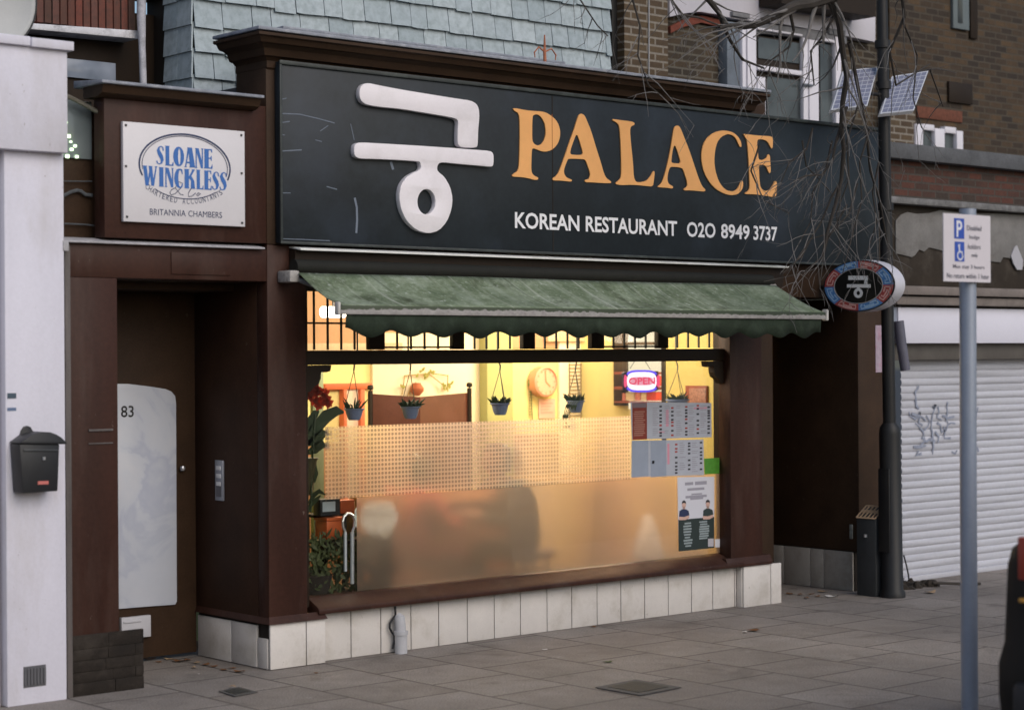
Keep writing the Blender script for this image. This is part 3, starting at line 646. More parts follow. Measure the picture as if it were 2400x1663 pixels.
vl = mb.build('valance', M('dark_green_canvas', (.018, .030, .017), .9, .5, 7, .3, dirt=(.045, .065, .045), dirt_amt=.6, dirt_scale=10), AW, smooth=True)
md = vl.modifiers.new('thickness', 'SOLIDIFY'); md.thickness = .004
xs0, xs1 = at(705, 585, -.11).x, at(1850, 632, -.11).x
mb = MB(); mb.prism([(xs0, -.11, 2.160), (xs0, -.11, 2.170), (xs0, -.002, 2.186), (xs0, -.002, 2.176)], (xs1-xs0, 0, 0))
mb.build('cover_strip', M('cover_strip_white', (.78, .78, .76), .35, .2, 3, .05, dirt=(.16, .19, .13), dirt_amt=.75, dirt_scale=1.0), AW, .002)
mb = MB(); mb.box(xs0, xs1, -.060, -.006, 2.04, 2.165); mb.build('cassette', BLACKWOOD, AW)
for x in (AX0+.015, AX1-.015):
    mb = MB(); mb.box(x-.04, x+.02, -.12, -.002, 1.995, 2.055); mb.build('wall_bracket', M('peeling_bracket', (.42, .40, .38), .7, .5, 22, .4, dirt=(.06, .05, .045), dirt_amt=.9, dirt_scale=26), AW, .008)
    mb = MB(); s = 1 if x < 2 else -1
    mb.tube([(x, -.08, 2.02), (x+s*.16, -.26, 1.93), (x+s*.03, -.488, 1.838)], .013, 8); mb.build('folding_arm', M('arm_grey', (.16, .16, .16), .5, .3, 12), AW)

# ------------------------------------------------------------------ the white building on the left
WB = thing('white_building', (-2.6, .4, 0), 'white painted shop building at the left edge with a square pillar and coping', 'building')
xa = at(12, 800, -.04).x
box('pillar', WHITEPAINT, WB, xa, -1.172, -.04, .3, -.0, at(60, 350, -.04).z, .006)
r_ = rect(-5, 92, 134, 352, -.09)
box('pillar_head', WHITEPAINT, WB, -1.60, -1.176, -.09, .3, at(60, 352, -.09).z, at(60, 108, -.09).z, .005)
zc = at(60, 108, -.11).z
mb = MB(); xj = at(72, 100, -.11).x; mb.box(-1.7, xj-.002, -.115, .3, zc+.002, zc+.046); mb.box(xj+.002, -1.155, -.118, .3, zc, zc+.043); mb.build('coping', WHITEPAINT, WB, .004)
box('shop_wall', M('pale_wall', (.52, .50, .53), .7, .1, 4, .2), WB, -5.5, xa-.014, .0, .3, 0, 2.6)
box('shop_wall', DARKBROWN, WB, -5.5, xa-.014, .03, .3, 2.61, 3.0)
mb = MB(); r_ = rect(55, 1562, 108, 1605, -.042)
for i in range(7): x = r_[0]+(r_[1]-r_[0])*(i+.5)/7; mb.box(x-.006, x+.006, -.047, -.0405, r_[2]+.012, r_[3]-.012)
mb.box(r_[0], r_[1], -.0415, -.0405, r_[2], r_[3])
mb.build('air_vent', flat('vent_shadow_grey', (.10, .10, .11)), WB)
mb = MB(); r_ = rect(17, 921, 38, 933, -.041)
mb.box(r_[0], r_[1], -.042, -.0403, r_[2], r_[3]); mb.build('sticker', flat('sticker_dark', (.06, .09, .12)), WB)
r_ = rect(17, 955, 38, 962, -.041); mb = MB(); mb.box(r_[0], r_[1], -.042, -.0403, r_[2], r_[3]); mb.build('sticker', flat('sticker_blue', (.12, .17, .28)), WB)
# dark recess between the pillar and the restaurant, with lit and unlit panes
box('recess_wall', DARKBROWN, WB, -1.6, -.62, .16, .3, 2.2, 2.84)
box('recess_wall', BLACKWOOD, WB, -1.62, .33, 1.62, 1.9, 2.0, 3.62)
def window_mat(name, c1, c2, rough=.12):
    t = NT(name); n = t.n('ShaderNodeTexNoise', i_Vector=t.coord(), i_Scale=3.0, i_Detail=3.0).outputs['Fac']
    t.col(t.ramp(n, [(.35, c1), (.65, c2)])); t.set(Roughness=rough); return t.m
r_ = rect(120, 230, 216, 374, .145)
lw = box('lower_window', window_mat('grey_green_glass', (.15, .18, .19), (.24, .28, .29)), WB, r_[0], r_[1], .145, .159, r_[2], r_[3])
FAIRY = emit('fairy_light', (.75, 1.0, .62), 2.2)
mb = MB()
for x, y in ((144,235),(143,261),(143,280),(157,287),(152,294),(145,293),(136,315),(133,325),(132,337),(163,319),(168,332),(152,349),(170,350),(178,342),(182,367),(160,366),(147,360),(152,328)):
    p = at(x, y, .13); r = random.uniform(.004, .009); mb.box(p.x-r, p.x+r, 0.132, .1445, p.z-r, p.z+r)
mb.build('fairy_lights', FAIRY, WB, .002)
r_ = rect(126, 133, 272, 192, 1.6)
box('upper_window', window_mat('blue_grey_glass', (.10, .13, .17), (.42, .47, .58)), WB, r_[0], r_[1], 1.60, 1.619, r_[2], r_[3])
q = lambda x, y, yy: Vector((at(x, y, yy).x, yy, at(x, y, yy).z))
mb = MB(); mb.prism([q(40, 52, 1.45), q(326, 72, 1.45), q(326, 92, 1.45), q(40, 66, 1.45)], (0, .17, 0)); mb.build('white_lintel_beam', M('flaking_white_paint', (.66, .66, .70), .7, .25, 10, .4, dirt=(.12, .12, .13), dirt_amt=.8, dirt_scale=12), WB, .006)
mb = MB(); xA, xB = q(10, 20, 1.5).x, q(318, 20, 1.5).x; zb_ = at(180, 62, 1.5).z; k = 0
n = 17
for i in range(n):
    x = xA+(xB-xA)*i/n; mb.box(x+.004, xA+(xB-xA)*(i+1)/n-.004, 1.5, 1.62, zb_-.0+.002*(i % 2), zb_+.22)
rb_ = NT('red_soldier_brick'); rr = rb_.n('ShaderNodeNewGeometry').outputs['Random Per Island']; nn = rb_.noise(30, 4)
rb_.col(rb_.mix(nn, rb_.ramp(rr, [(0, (.10, .05, .035)), (.5, (.26, .06, .035)), (1, (.12, .09, .08))]), (.05, .035, .03))); rb_.set(Roughness=.85)
mb.build('brick_lintel', rb_.m, WB, .003)
box('upper_wall', brick('dull_brick', (.06, .045, .035), (.045, .035, .03), (.09, .08, .07), .158, .054, .5, .007), WB, -1.8, .36, 1.52, 1.7, zb_+.225, 5.0, 0)
pipe = [q(332, -60, 1.40), q(331, 40, 1.40), q(333, 110, 1.40), q(336, 200, 1.40)]
MB().tube(pipe, [.026, .026, .020, .020], 10).build('white_downpipe', M('flaking_pipe', (.50, .50, .55), .7, .4, 12, .4, dirt=(.10, .10, .11), dirt_amt=.7, dirt_scale=9), WB, smooth=True)
MB().tube([q(128, 212, .08), q(180, 236, .09), q(243, 270, .06)], .011, 6).build('cable', M('cable_grey', (.16, .15, .12), .6), WB)
for i, (pts, wd) in enumerate(((([(137,468),(150,458),(165,450),(180,446),(190,448),(200,456),(216,458)]), .018), ([(140,424),(180,425),(216,425)], .006), ([(150,524),(200,526),(230,530)], .008))):
    MB().tube([q(x, y, .14) for x, y in pts], wd/2, 6).build('ironwork', M('ironwork_grey', (.09, .10, .11), .6, .4, 20, .2), WB)
# satellite dish
dish = thing('satellite_dish', q(-15, 95, .35), 'pale grey round satellite dish above the white pillar, cut by the corner', 'dish')
cx_, R_d = at(-22, -3, .35), .0
rr_ = (at(84, 0, .35).x - cx_.x)*.98
mb = MB(); n = 36; vs = []
for rad, dep in ((0, .06), (.35, .052), (.7, .03), (.93, .004), (1.0, -.008)):
    for k in range(n): a = 2*math.pi*k/n; vs.append((cx_.x+rr_*rad*math.cos(a), .35+dep, cx_.z+rr_*1.03*rad*math.sin(a)))
mb.add(vs, [(i*n+k, i*n+(k+1) % n, (i+1)*n+(k+1) % n, (i+1)*n+k) for i in range(4) for k in range(n)])
ds = mb.build('reflector', M('dish_grey', (.42, .43, .43), .5, .08, 10, .05), dish, smooth=True); ds.modifiers.new('t', 'SOLIDIFY').thickness = .008
mb = MB(); mb.tube([(cx_.x+rr_*1.005*math.cos(2*math.pi*k/40), .34, cx_.z+rr_*1.035*math.sin(2*math.pi*k/40)) for k in range(41)], .006, 6); mb.build('rim', BLACKPLASTIC, dish)
MB().tube([(cx_.x, .42, cx_.z), (cx_.x-.02, .48, cx_.z-.1), (cx_.x-.05, .5, zc+.04)], .02, 8).build('mount', GREYMETAL, dish)
# mailbox
mx = rect(28, 1036, 152, 1156, -.12)
ML = thing('post_box', ((mx[0]+mx[1])/2, -.05, mx[2]), 'black wall mounted post box with a curved roof on the white pillar', 'post box')
def px2(x, y, yy=-.145): return Vector((at(x, y, yy).x, yy, at(x, y, yy).z))
front = [px2(46, 1040), px2(140, 1040), px2(136, 1150), px2(54, 1156)]
MB().prism(front, (0, .10, 0)).build('body', BLACKPLASTIC, ML, .006)
cr = lambda pts: [px2(x/4.987, 900+y/4.987, -.155) for x, y in pts]
roof = cr([(240,690),(290,650),(360,600),(430,570),(510,556),(590,560),(660,585),(720,620),(760,660),(790,690),(760,700),(500,700)])
MB().prism(roof, (0, .125, 0)).build('roof', BLACKPLASTIC, ML, .005)
crest = [px2(x/4.987, 900+y/4.987, -.05) for x, y in [(150,690),(230,610),(250,540),(280,495),(320,484),(360,500),(385,545),(430,560),(520,556),(600,600),(600,690)]]
MB().prism(crest, (0, .008, 0)).build('back_crest', BLACKPLASTIC, ML, .002)
MB().prism([px2(56, 1052, -.151), px2(138, 1052, -.151), px2(138, 1057, -.151), px2(56, 1057, -.151)], (0, .007, 0)).build('slot_flap', M('box_edge_grey', (.05, .055, .06), .4), ML, .002)
MB().lathe([(0, -.008), (.008, -.008), (.008, .006)], px2(103, 1073, -.148), 10).build('lock', STEEL, ML)
MB().prism([px2(89, 1127, -.147), px2(114, 1126, -.147), px2(114, 1134, -.147), px2(89, 1135, -.147)], (0, .002, 0)).build('red_label', flat('label_red', (.55, .16, .14), .5), ML)

# ------------------------------------------------------------------ brick building with the roof terrace door (set back on the right)
def rp(name, mat, parent, p, y, d, bevel=.003):
    r_ = rect(*p, y); return box(name, mat, parent, r_[0], r_[1], y, y+d, r_[2], r_[3], bevel)
BK = thing('brick_building', (5.0, 1.6, 0), 'brown brick upper storey with a white terrace door behind the sign', 'building')
YB = 1.34
BR1 = brick('stock_brick', (.125, .085, .045), (.085, .055, .032), (.26, .23, .19), .158, .054, .5, .008)
BR2 = brick('dark_stock_brick', (.085, .055, .028), (.04, .030, .020), (.13, .115, .09), .158, .054, .5, .008)
bx0 = at(1427, 100, YB).x; bx1 = at(2084, 100, YB).x-3.02
box('brick_wall', BR2, BK, bx0, bx1+3, YB+.06, YB+.4, 2.9, 5.6, 0)
rp('recess_pipe', BLACKIRON, BK, (1432, -300, 1452, 200), YB+.01, .049)
rp('brick_pier', BR1, BK, (1461, -300, 1566, 215), YB-.06, .118, 0)
MB().tube([q(1521, -200, YB-.068), q(1521, 215, YB-.068)], .006, 6).build('wall_cable', flat('cable_pale', (.35, .35, .36)), BK)
mb = MB(); mb.prism([q(x, y, YB+.03) for x, y in ((1572,62),(1600,47),(1645,37),(1690,48),(1705,58),(1705,72),(1690,64),(1645,53),(1600,64),(1572,78))], (0, .029, 0)); mb.build('red_arch', M('red_rubber_brick', (.20, .055, .035), .85, .5, 25, .4), BK)
mb = MB(); mb.prism([q(x, y, YB-.02) for x, y in ((1570,-330),(1570,40),(1605,32),(1640,28),(1680,34),(1722,45),(1765,50),(1830,56),(1950,78),(2052,99),(2052,40),(1940,24),(1830,6),(1830,-330))], (0, .079, 0))
mb.build('white_render', M('white_render', (.62, .60, .66), .7, .08, 5, .2, dirt=(.4, .4, .44), dirt_amt=.5), BK, .003)
mb = MB(); mb.prism([q(1832, -330, YB-.25), q(1832, 8, YB-.25), q(1940, 22, YB-.25), q(2052, 40, YB-.25), q(2052, -330, YB-.25)], (0, .22, 0)); mb.build('dark_eaves', BLACKWOOD, BK)
mb = MB(); mb.prism([q(x, y, YB-.035) for x, y in ((1735,52),(1800,56),(1900,70),(1985,88),(1985,104),(1900,92),(1800,80),(1735,76))], (0, .09, 0)); mb.build('grey_lintel', M('grey_stone', (.20, .20, .21), .8, .35, 14, .4), BK, .004)
rp('lintel_block', MATS['grey_stone'], BK, (1718, 26, 1758, 44), YB-.05, .10); rp('lintel_block', MATS['grey_stone'], BK, (1944, 66, 1982, 86), YB-.05, .10)
rp('grey_downpipe', M('grey_pipe_paint', (.16, .19, .23), .6, .3, 8, .1), BK, (1704, 50, 1738, 226), YB-.03, .089)
# terrace door
rd = rect(1740, 74, 1972, 330, YB-.06)
dg = box('terrace_door', BLACKWOOD, BK, rd[0], rd[1], YB-.01, YB+.059, rd[2]-.3, rd[3])
GL2 = window_mat('dark_window_glass', (.035, .042, .045), (.085, .10, .105), .08)
YD = YB-.06
mb = MB()
def bar(p, y=YD, d=.049): r_ = rect(*p, y); mb.box(r_[0], r_[1], y, y+d, r_[2], r_[3])
bar((1740, 60, 1751, 420)); bar((1752, 60, 1775, 420), YD+.004, .046); bar((1776, 64, 1882, 86)); bar((1776, 152, 1882, 178), YD+.002, .047); bar((1776, 179, 1796, 420), YD+.004, .045)
bar((1883, 88, 1896, 420), YD+.006, .043); bar((1897, 92, 1921, 420), YD); bar((1921.5, 88, 1958, 101), YD+.003); bar((1959, 86, 1974, 420))
mb.build('door_frame', WHITEUPVC, dg, .006)
mb = MB()
for p in ((1777, 87, 1882, 151), (1797, 179, 1882, 420), (1922, 102, 1958, 420)): r_ = rect(*p, YD+.04); mb.box(r_[0], r_[1], YD+.04, YD+.046, r_[2], r_[3])
mb.build('door_glass', GL2, dg)
r_ = rect(1884, 195, 1908, 203, YD-.02); box('door_handle', flat('handle_grey', (.12, .14, .17), .4), dg, r_[0], r_[1], YD-.02, YD-.001, r_[2], r_[3])
r_ = rect(1818, 171, 1850, 177, YD-.012); box('letter_slot', flat('slot_bronze', (.13, .11, .08), .4), dg, r_[0], r_[1], YD-.012, YD-.001, r_[2], r_[3])

# ------------------------------------------------------------------ shuttered shop on the right
RS = thing('shuttered_shop', (7.0, .3, 0), 'closed shop at the right with a ribbed grey roller shutter and peeling fascia', 'building')
X0, X1 = 5.20, 12.0
def zr(py, y): return at(2250, py, y).z
ZB = zr(842, .14)
mb = MB(); pitch = .1035; prof = []
z = .03
while z < ZB+.02:
    for a, dy in ((0, .0), (.05, -.006), (.16, -.0105), (.27, -.0115), (.38, -.009), (.46, -.003), (.50, -.0005), (.55, -.0045), (.66, -.0075), (.77, -.0085), (.88, -.0065), (.95, -.003)): prof.append((.15+dy, z+a*pitch))
    z += pitch
sx0_ = at(2112, 1200, .15).x
mb.add([(sx0_, y, z) for y, z in prof] + [(X1, y, z) for y, z in prof], [(i, len(prof)+i, len(prof)+i+1, i+1) for i in range(len(prof)-1)])
SHM = M('shutter_galvanised', (.50, .51, .565), .5, .14, 3, .04, metal=.0, dirt=(.30, .30, .33), dirt_amt=.6, dirt_scale=2, stretch=(.4, 1, 8))
sh = mb.build('roller_shutter', SHM, RS, smooth=True)
box('shutter_bottom_bar', SHM, RS, sx0_, X1, .125, .17, .0, .035)
GRF = M('graffiti_blue', (.29, .32, .41), .6, .4, 40, 0)
gm = lambda x, y: Vector((at(2060+x/4.694, 760+y/4.694, .1365).x, .1365, at(2060+x/4.694, 760+y/4.694, .1365).z))
mb = MB()
for pts in ([(440,670),(430,700),(400,745),(405,790),(408,835),(412,890),(440,930)], [(330,960),(350,1010),(400,1035),(450,1010),(450,960),(440,1080),(480,1110)], [(400,1085),(440,1120),(490,1180),(495,1230),(510,1275),(440,1350),(380,1345)], [(600,915),(625,880),(590,1000),(575,1110),(590,1210),(600,1340),(590,1430)], [(755,850),(750,920),(755,990),(735,1020),(760,1085)], [(640,1080),(680,1110),(690,1180),(740,1165),(760,1100),(800,1080),(840,1090)], [(720,1120),(725,1200),(720,1250),(790,1250)], [(1090,910),(1075,980),(1065,1020)], [(1080,1340),(1095,1400)], [(440,1390),(400,1440),(470,1420)]):
    mb = MB(); mb.ribbon([gm(*p) for p in pts], [random.uniform(.010, .022) for _ in pts], (0, -.001, 0)); mb.build('graffiti_stroke', GRF, RS)
for pts in ([(360,980),(420,1000),(480,1020),(520,1060)], [(520,1000),(560,1060),(540,1120),(500,1160)], [(650,900),(660,960),(640,1020),(690,1050)], [(700,1000),(760,1030),(830,1010)], [(470,1240),(520,1290),(560,1260),(620,1290)], [(620,1180),(660,1230),(650,1300)], [(380,1340),(460,1345),(520,1330)], [(800,1400),(840,1420),(860,1380)]):
    mb = MB(); mb.ribbon([gm(*p) for p in pts], [random.uniform(.008, .022) for _ in pts], (0, -.0013, 0)); mb.build('graffiti_stroke', GRF, RS)
box('shutter_box', M('shutter_box_dark', (.11, .10, .09), .6, .3, 10, .1), RS, 5.22, X1, .05, .3, ZB-.0, zr(803, .05))
zb0, zb1 = zr(804, -.02), zr(722, -.02)
xb = at(2106, 760, -.02).x
box('white_fascia_band', M('white_fascia_band', (.70, .70, .80), .5, .04, 3, .03), RS, xb, X1, -.02, .3, zb0, zb1, .004)
box('band_end', GREYMETAL, RS, xb-.06, xb-.003, -.01, .3, zb0+.03, zb1)
ST = M('weathered_stone', (.22, .19, .175), .85, .4, 10, .5, dirt=(.09, .08, .07), dirt_amt=.6, dirt_scale=5)
box('dark_gap', BLACKWOOD, RS, 5.12, X1, .02, .3, zb1+.001, zr(715, .0))
box('stone_course', ST, RS, 5.10, X1, -.07, .3, zr(716, -.07), zr(697, -.07), .006)
box('stone_course', ST, RS, 5.10, X1, -.10, .3, zr(693, -.10), zr(673, -.10), .006)
z0_ = zr(673, -.10)+.001
box('old_fascia', M('old_dark_fascia', (.030, .022, .015), .8, .5, 6, .4, dirt=(.10, .085, .07), dirt_amt=.6, dirt_scale=4), RS, 5.0, X1, .03, .3, z0_, zr(488, .03))
mb = MB(); pp = [(2100,517),(2112,503),(2128,497),(2150,501),(2180,499),(2205,492),(2260,500),(2340,500),(2480,508),(2480,628),(2400,625),(2388,630),(2380,607),(2352,603),(2345,615),(2300,610),(2250,600),(2200,585),(2178,580),(2166,590),(2155,585),(2145,598),(2138,603),(2118,598),(2100,594)]
mb.prism([Vector((at(x, y, .018).x, .018, at(x, y, .018).z)) for x, y in pp], (0, .011, 0))
mb.build('peeling_render', M('peeling_grey_render', (.20, .195, .19), .85, .3, 8, .5, dirt=(.09, .08, .07), dirt_amt=.6, dirt_scale=6), RS, .003)
mb = MB(); pp = [(2370,600),(2378,580),(2384,575),(2390,590),(2398,610),(2396,632),(2384,632),(2376,618)]
mb.prism([Vector((at(x, y, .008).x, .008, at(x, y, .008).z)) for x, y in pp], (0, .009, 0)); mb.build('torn_paper', flat('torn_paper_grey', (.42, .42, .46), .8), RS)
box('cornice_ledge', M('ledge_grey', (.18, .18, .18), .85, .5, 16, .5, dirt=(.33, .33, .35), dirt_amt=.6, dirt_scale=10), RS, 5.02, X1, -.05, .3, zr(487, -.05), zr(472, -.05), .006)
BR3 = brick('red_brown_brick', (.12, .042, .027), (.045, .032, .025), (.07, .058, .05), .158, .053, .5, .0075)
BR4 = brick('olive_brick', (.10, .060, .028), (.032, .022, .015), (.075, .060, .043), .158, .053, .5, .007)
zl0 = zr(388, .05); zl1 = zr(352, .05)
box('brick_band', BR3, RS, 5.03, X1, .08, .3, zr(472, .08), zl0, 0)
box('lead_ledge', M('dull_lead', (.10, .105, .115), .7, .45, 9, .3), RS, 5.04, X1, .0, 1.27, zl0+.001, zl1, .006)
YU = 1.22
box('upper_brick_wall', BR4, RS, at(2086, 200, YU+.06).x, X1+2, YU+.06, YU+.12, zl1+.001, 5.8, 0)
rp('brick_pier', BR1, RS, (2086, 250, 2146, 362), YU+.02, .039, 0)
rp('red_soldier_course', M('soldier_red', (.155, .055, .032), .85, .5, 30, .4), RS, (2150, 248, 2256, 288), YU+.045, .014)
mb = MB()
for p, dy in (((2147, 290, 2164, 364), 0), ((2192, 300, 2215, 372), 0), ((2243, 306, 2258, 378), 0), ((2165, 290, 2191, 307), .003), ((2216, 296, 2242, 314), .003)):
    r_ = rect(*p, YU); mb.box(r_[0], r_[1], YU+dy, YU+.058, r_[2], r_[3])
uw = mb.build('small_window', WHITEUPVC, RS, .004)
mb = MB()
for p in ((2164.5, 305, 2191.5, 372), (2215.5, 312, 2242.5, 380)): r_ = rect(*p, YU+.04); MB().box(r_[0], r_[1], YU+.04, YU+.046, r_[2], r_[3]).build('pane', GL2, uw)
tw_ = rp('tall_window', M('grey_frame', (.15, .18, .19), .5, .2, 10, .05), RS, (2233, -200, 2272, 72), YU+.03, .029)
r_ = rect(2246, -200, 2258, 55, YU+.02); box('pane', GL2, tw_, r_[0], r_[1], YU+.024, YU+.0295, r_[2], r_[3])
rp('window_reveal', BLACKWOOD, RS, (2274, -200, 2292, 92), YU+.035, .024)
rp('dark_bay_window', BLACKWOOD, RS, (2225, 190, 2280, 246), YU+.035, .024)
MB().tube([q(2106, 752, -.05), q(2112, 800, -.06), q(2122, 868, -.08)], [.036, .036, .034], 10).build('slanting_pipe', M('slanting_pipe_grey', (.12, .12, .16), .6, .3, 12, .15), RS, smooth=True)
# ------------------------------------------------------------------ oval projecting sign
OS = thing('projecting_sign', (4.40, 0, 2.04), 'oval hanging sign with red and blue fret border and white symbol on black', 'sign')
OX = 4.36
op = lambda x, y, xx=OX: atx(1900+x/8.4, 590+y/8.4, xx)
L_, R_, T_, B_ = op(278, 690), op(1645, 690), op(950, 175), op(940, 1165)
oy, oz = (L_.y+R_.y)/2, (T_.z+B_.z)/2; ry, rz = (L_.y-R_.y)/2, (T_.z-B_.z)/2
ov = lambda k, a, x: Vector((x, oy - ry*k*math.cos(a), oz + rz*k*math.sin(a)))
NS = 64
mb = MB(); mb.prism([ov(1.035, 2*math.pi*i/NS, OX) for i in range(NS)], (.10, 0, 0)); mb.build('case', M('sign_case_white', (.62, .62, .68), .4, .08, 8, .05), OS, .006)
mb = MB(); mb.prism([ov(1.03, 2*math.pi*i/NS, OX-.004) for i in range(NS)], (.003, 0, 0)); mb.build('rim', flat('rim_dark', (.02, .022, .025), .4), OS)
SBL, SRD = M('sign_blue', (.11, .30, .66), .45, .15, 30, .0), M('sign_red', (.52, .09, .08), .45, .15, 30, .0)
FRET = {0: flat('fret_pale_blue', (.42, .65, .9), .5), 1: flat('fret_pale_red', (.85, .5, .45), .5)}
for s in range(8):
    a0, a1 = s*math.pi/4, (s+1)*math.pi/4
    A_ = [a0+(a1-a0)*i/8 for i in range(9)]
    MB().prism([ov(.985, a, OX-.006) for a in A_] + [ov(.70, a, OX-.006) for a in reversed(A_)], (.0018, 0, 0)).build('border_panel', (SBL, SRD)[s % 2], OS)
mid_ = []
for par in (0, 1):
    mb = MB()
    for s in range(par, 8, 2):
        a0, a1 = s*math.pi/4, (s+1)*math.pi/4
        f = lambda u, k: ov(k, a0+(a1-a0)*u, OX-.0075)
        for line in ([(.12,.77),(.12,.92),(.5,.92),(.88,.92)], [(.88,.92),(.88,.77),(.55,.77)], [(.28,.77),(.28,.85),(.55,.85),(.72,.85)], [(.12,.77),(.2,.77)]):
            mb.ribbon([f(*p) for p in line], .010, (-.0008, 0, 0))
    mb.build('fret_pattern', FRET[par], OS)
mb = MB(); mb.prism([ov(.695, 2*math.pi*i/NS, OX-.006) for i in range(NS)], (.0018, 0, 0)); mb.build('centre_panel', flat('centre_black', (.012, .013, .012), .4), OS)
mb = MB(); mb.prism([ov(.71, 2*math.pi*i/NS, OX-.0085) for i in range(NS)], (.001, 0, 0), [[ov(.685, 2*math.pi*i/NS, OX-.0085) for i in range(NS)]]); mb.build('inner_line', flat('inner_line_pale', (.55, .52, .48)), OS)
mb = MB(); w3 = lambda x, y: op(x, y, OX-.009)
mb.ribbon([w3(742, 512), w3(1125, 512)], .027, (-.001, 0, 0)); mb.ribbon([w3(1090, 512), w3(1085, 635)], .026, (-.0012, 0, 0))
mb.ribbon([w3(715, 670), w3(1180, 672)], .022, (-.0014, 0, 0)); mb.ribbon([w3(940, 672), w3(938, 740)], .022, (-.0016, 0, 0))
c_ = (938, 812); mb.prism([w3(c_[0]+90*math.cos(k*.314), c_[1]+98*math.sin(k*.314)) for k in range(20)], (-.001, 0, 0), [[w3(c_[0]+34*math.cos(k*.628), c_[1]+42*math.sin(k*.628)) for k in range(10)]])
mb.build('white_symbol', flat('symbol_white', (.92, .93, .92), .5), OS)
MB().tube([(OX+.05, oy+ry-.02, oz), (OX+.05, .03, oz)], .016, 8).build('wall_bracket', BLACKIRON, OS)
# ------------------------------------------------------------------ lamp column with solar panels
lb = atz(2092, 1398); lt = at(2062, -260, lb.y+.02)
LP = thing('lamp_column', lb, 'black street lamp column with two tilted solar panels, in front of the shutter', 'lamp post')
pt = lambda f: lb + (lt-lb)*f
hz = lambda z: pt((z-lb.z)/(lt.z-lb.z))
mb = MB(); mb.tube([hz(0), hz(.03), hz(.05), hz(1.08), hz(1.12), hz(1.15)], [.085, .085, .072, .070, .066, .045], 16); mb.build('base', BLACKIRON, LP, smooth=True)
mb = MB(); mb.tube([hz(1.15), hz(2.2), hz(3.4), hz(5.4)], [.043, .041, .038, .034], 14)
for z in (2.55, 3.35, 3.62): mb.tube([hz(z), hz(z+.05)], [.052, .052], 14)
mb.build('pole', BLACKIRON, LP, smooth=True)
mb = MB()
c_ = hz(.55); mb.box(c_.x-.078, c_.x-.068, c_.y-.045, c_.y+.045, .3, .85); mb.build('inspection_door', BLACKIRON, LP, .004)
def solar_mat():
    t = NT('solar_cells'); sp = t.n('ShaderNodeTexBrick', offset=0.0, i_Vector=t.n('ShaderNodeTexCoord').outputs['UV'], i_Scale=1.0)
    sp.inputs['Color1'].default_value = (.16, .17, .24, 1); sp.inputs['Color2'].default_value = (.20, .21, .28, 1); sp.inputs['Mortar'].default_value = (.40, .41, .46, 1)
    sp.inputs['Brick Width'].default_value = .167; sp.inputs['Row Height'].default_value = .111; sp.inputs['Mortar Size'].default_value = .009
    t.col(sp.outputs['Color']); t.set(Roughness=.15); return t.m
SOL = solar_mat(); ALU = M('panel_aluminium', (.62, .64, .68), .4, .05, 10, .0, metal=.3)
for (TL, TR, BR_, BL) in (((1976,166),(2058,157),(2033,248),(1948,258)), ((2091,179),(2176,166),(2142,259),(2063,267))):
    yb_, yt_ = lb.y-.10, lb.y+.10
    a, b, c, d = at(*BL, yb_), at(*BR_, yb_), at(*TR, yt_), at(*TL, yt_)
    nrm = (b-a).cross(d-a).normalized()
    e1, e2 = (b-a).normalized()*.012, (d-a).normalized()*.012
    mb = MB(); mb.add([a, b, c, d, a-nrm*.03, b-nrm*.03, c-nrm*.03, d-nrm*.03], [(0,1,2,3),(7,6,5,4),(0,4,5,1),(1,5,6,2),(2,6,7,3),(3,7,4,0)])
    pn = mb.build('solar_panel', ALU, LP)
    mb = MB(); o_ = nrm*.002; mb.quad(a+e1+e2+o_, b-e1+e2+o_, c-e1-e2+o_, d+e1-e2+o_); cl = mb.build('solar_cells', SOL, pn)
    uvl = cl.data.uv_layers.new(); co = {0: (0,0), 1: (1,0), 2: (1,1), 3: (0,1)}
    for lp_ in cl.data.loops: uvl.data[lp_.index].uv = co[lp_.vertex_index]
    m_ = (a+b+c+d)/4; MB().tube([m_-nrm*.03, hz(m_.z-.02)], .012, 8).build('panel_arm', BLACKIRON, LP)
# ------------------------------------------------------------------ cabinet with a sloping gold grid top
f1, f2 = atx(2007, 1214, 4.62), atx(2052, 1215, 4.62); b1, b2 = atx(2025, 1185, 4.73), atx(2068, 1186, 4.73)
CB = thing('street_cabinet', (4.68, (f1.y+f2.y)/2, 0), 'low dark grey cabinet with a sloping gold gridded top beside the lamp column', 'cabinet')
ya, yb2 = f2.y, min(f1.y, -.004)
mb = MB(); mb.prism([(4.62, ya, 0), (4.62, ya, f1.z), (4.73, ya, b1.z), (4.735, ya, 0)], (0, yb2-ya, 0))
mb.build('body', M('cabinet_grey', (.045, .048, .05), .6, .25, 10, .15), CB, .006)
mb = MB(); g = lambda u, v: Vector((4.62+.11*u, ya+(yb2-ya)*v, f1.z+(b1.z-f1.z)*u)) + Vector((-.003, 0, .004))
for v in (0.02, .2, .4, .6, .8, .98): mb.ribbon([g(.02, v), g(.98, v)], .010, (-.004, 0, .004))
for u in (.02, .48, .60, .98): mb.ribbon([g(u, .02), g(u, .98)], .010, (-.0035, 0, .0035))
mb.build('gold_grid', M('gold_grid', (.62, .42, .26), .5, .2, 20, .0), CB)
MB().lathe([(0, -.01), (.012, -.01), (.012, .01)], (4.616, (ya+yb2)/2, f1.z-.11), 10).build('lock', STEEL, CB)
mb = MB(); a = atx(1992, 1228, 4.745); b = atx(1999, 1262, 4.745); mb.box(4.738, 4.747, b.y, a.y, b.z, a.z); mb.build('wall_fitting', M('fitting_pale', (.26, .27, .25), .5, .4, 40, .1), RB, .003)
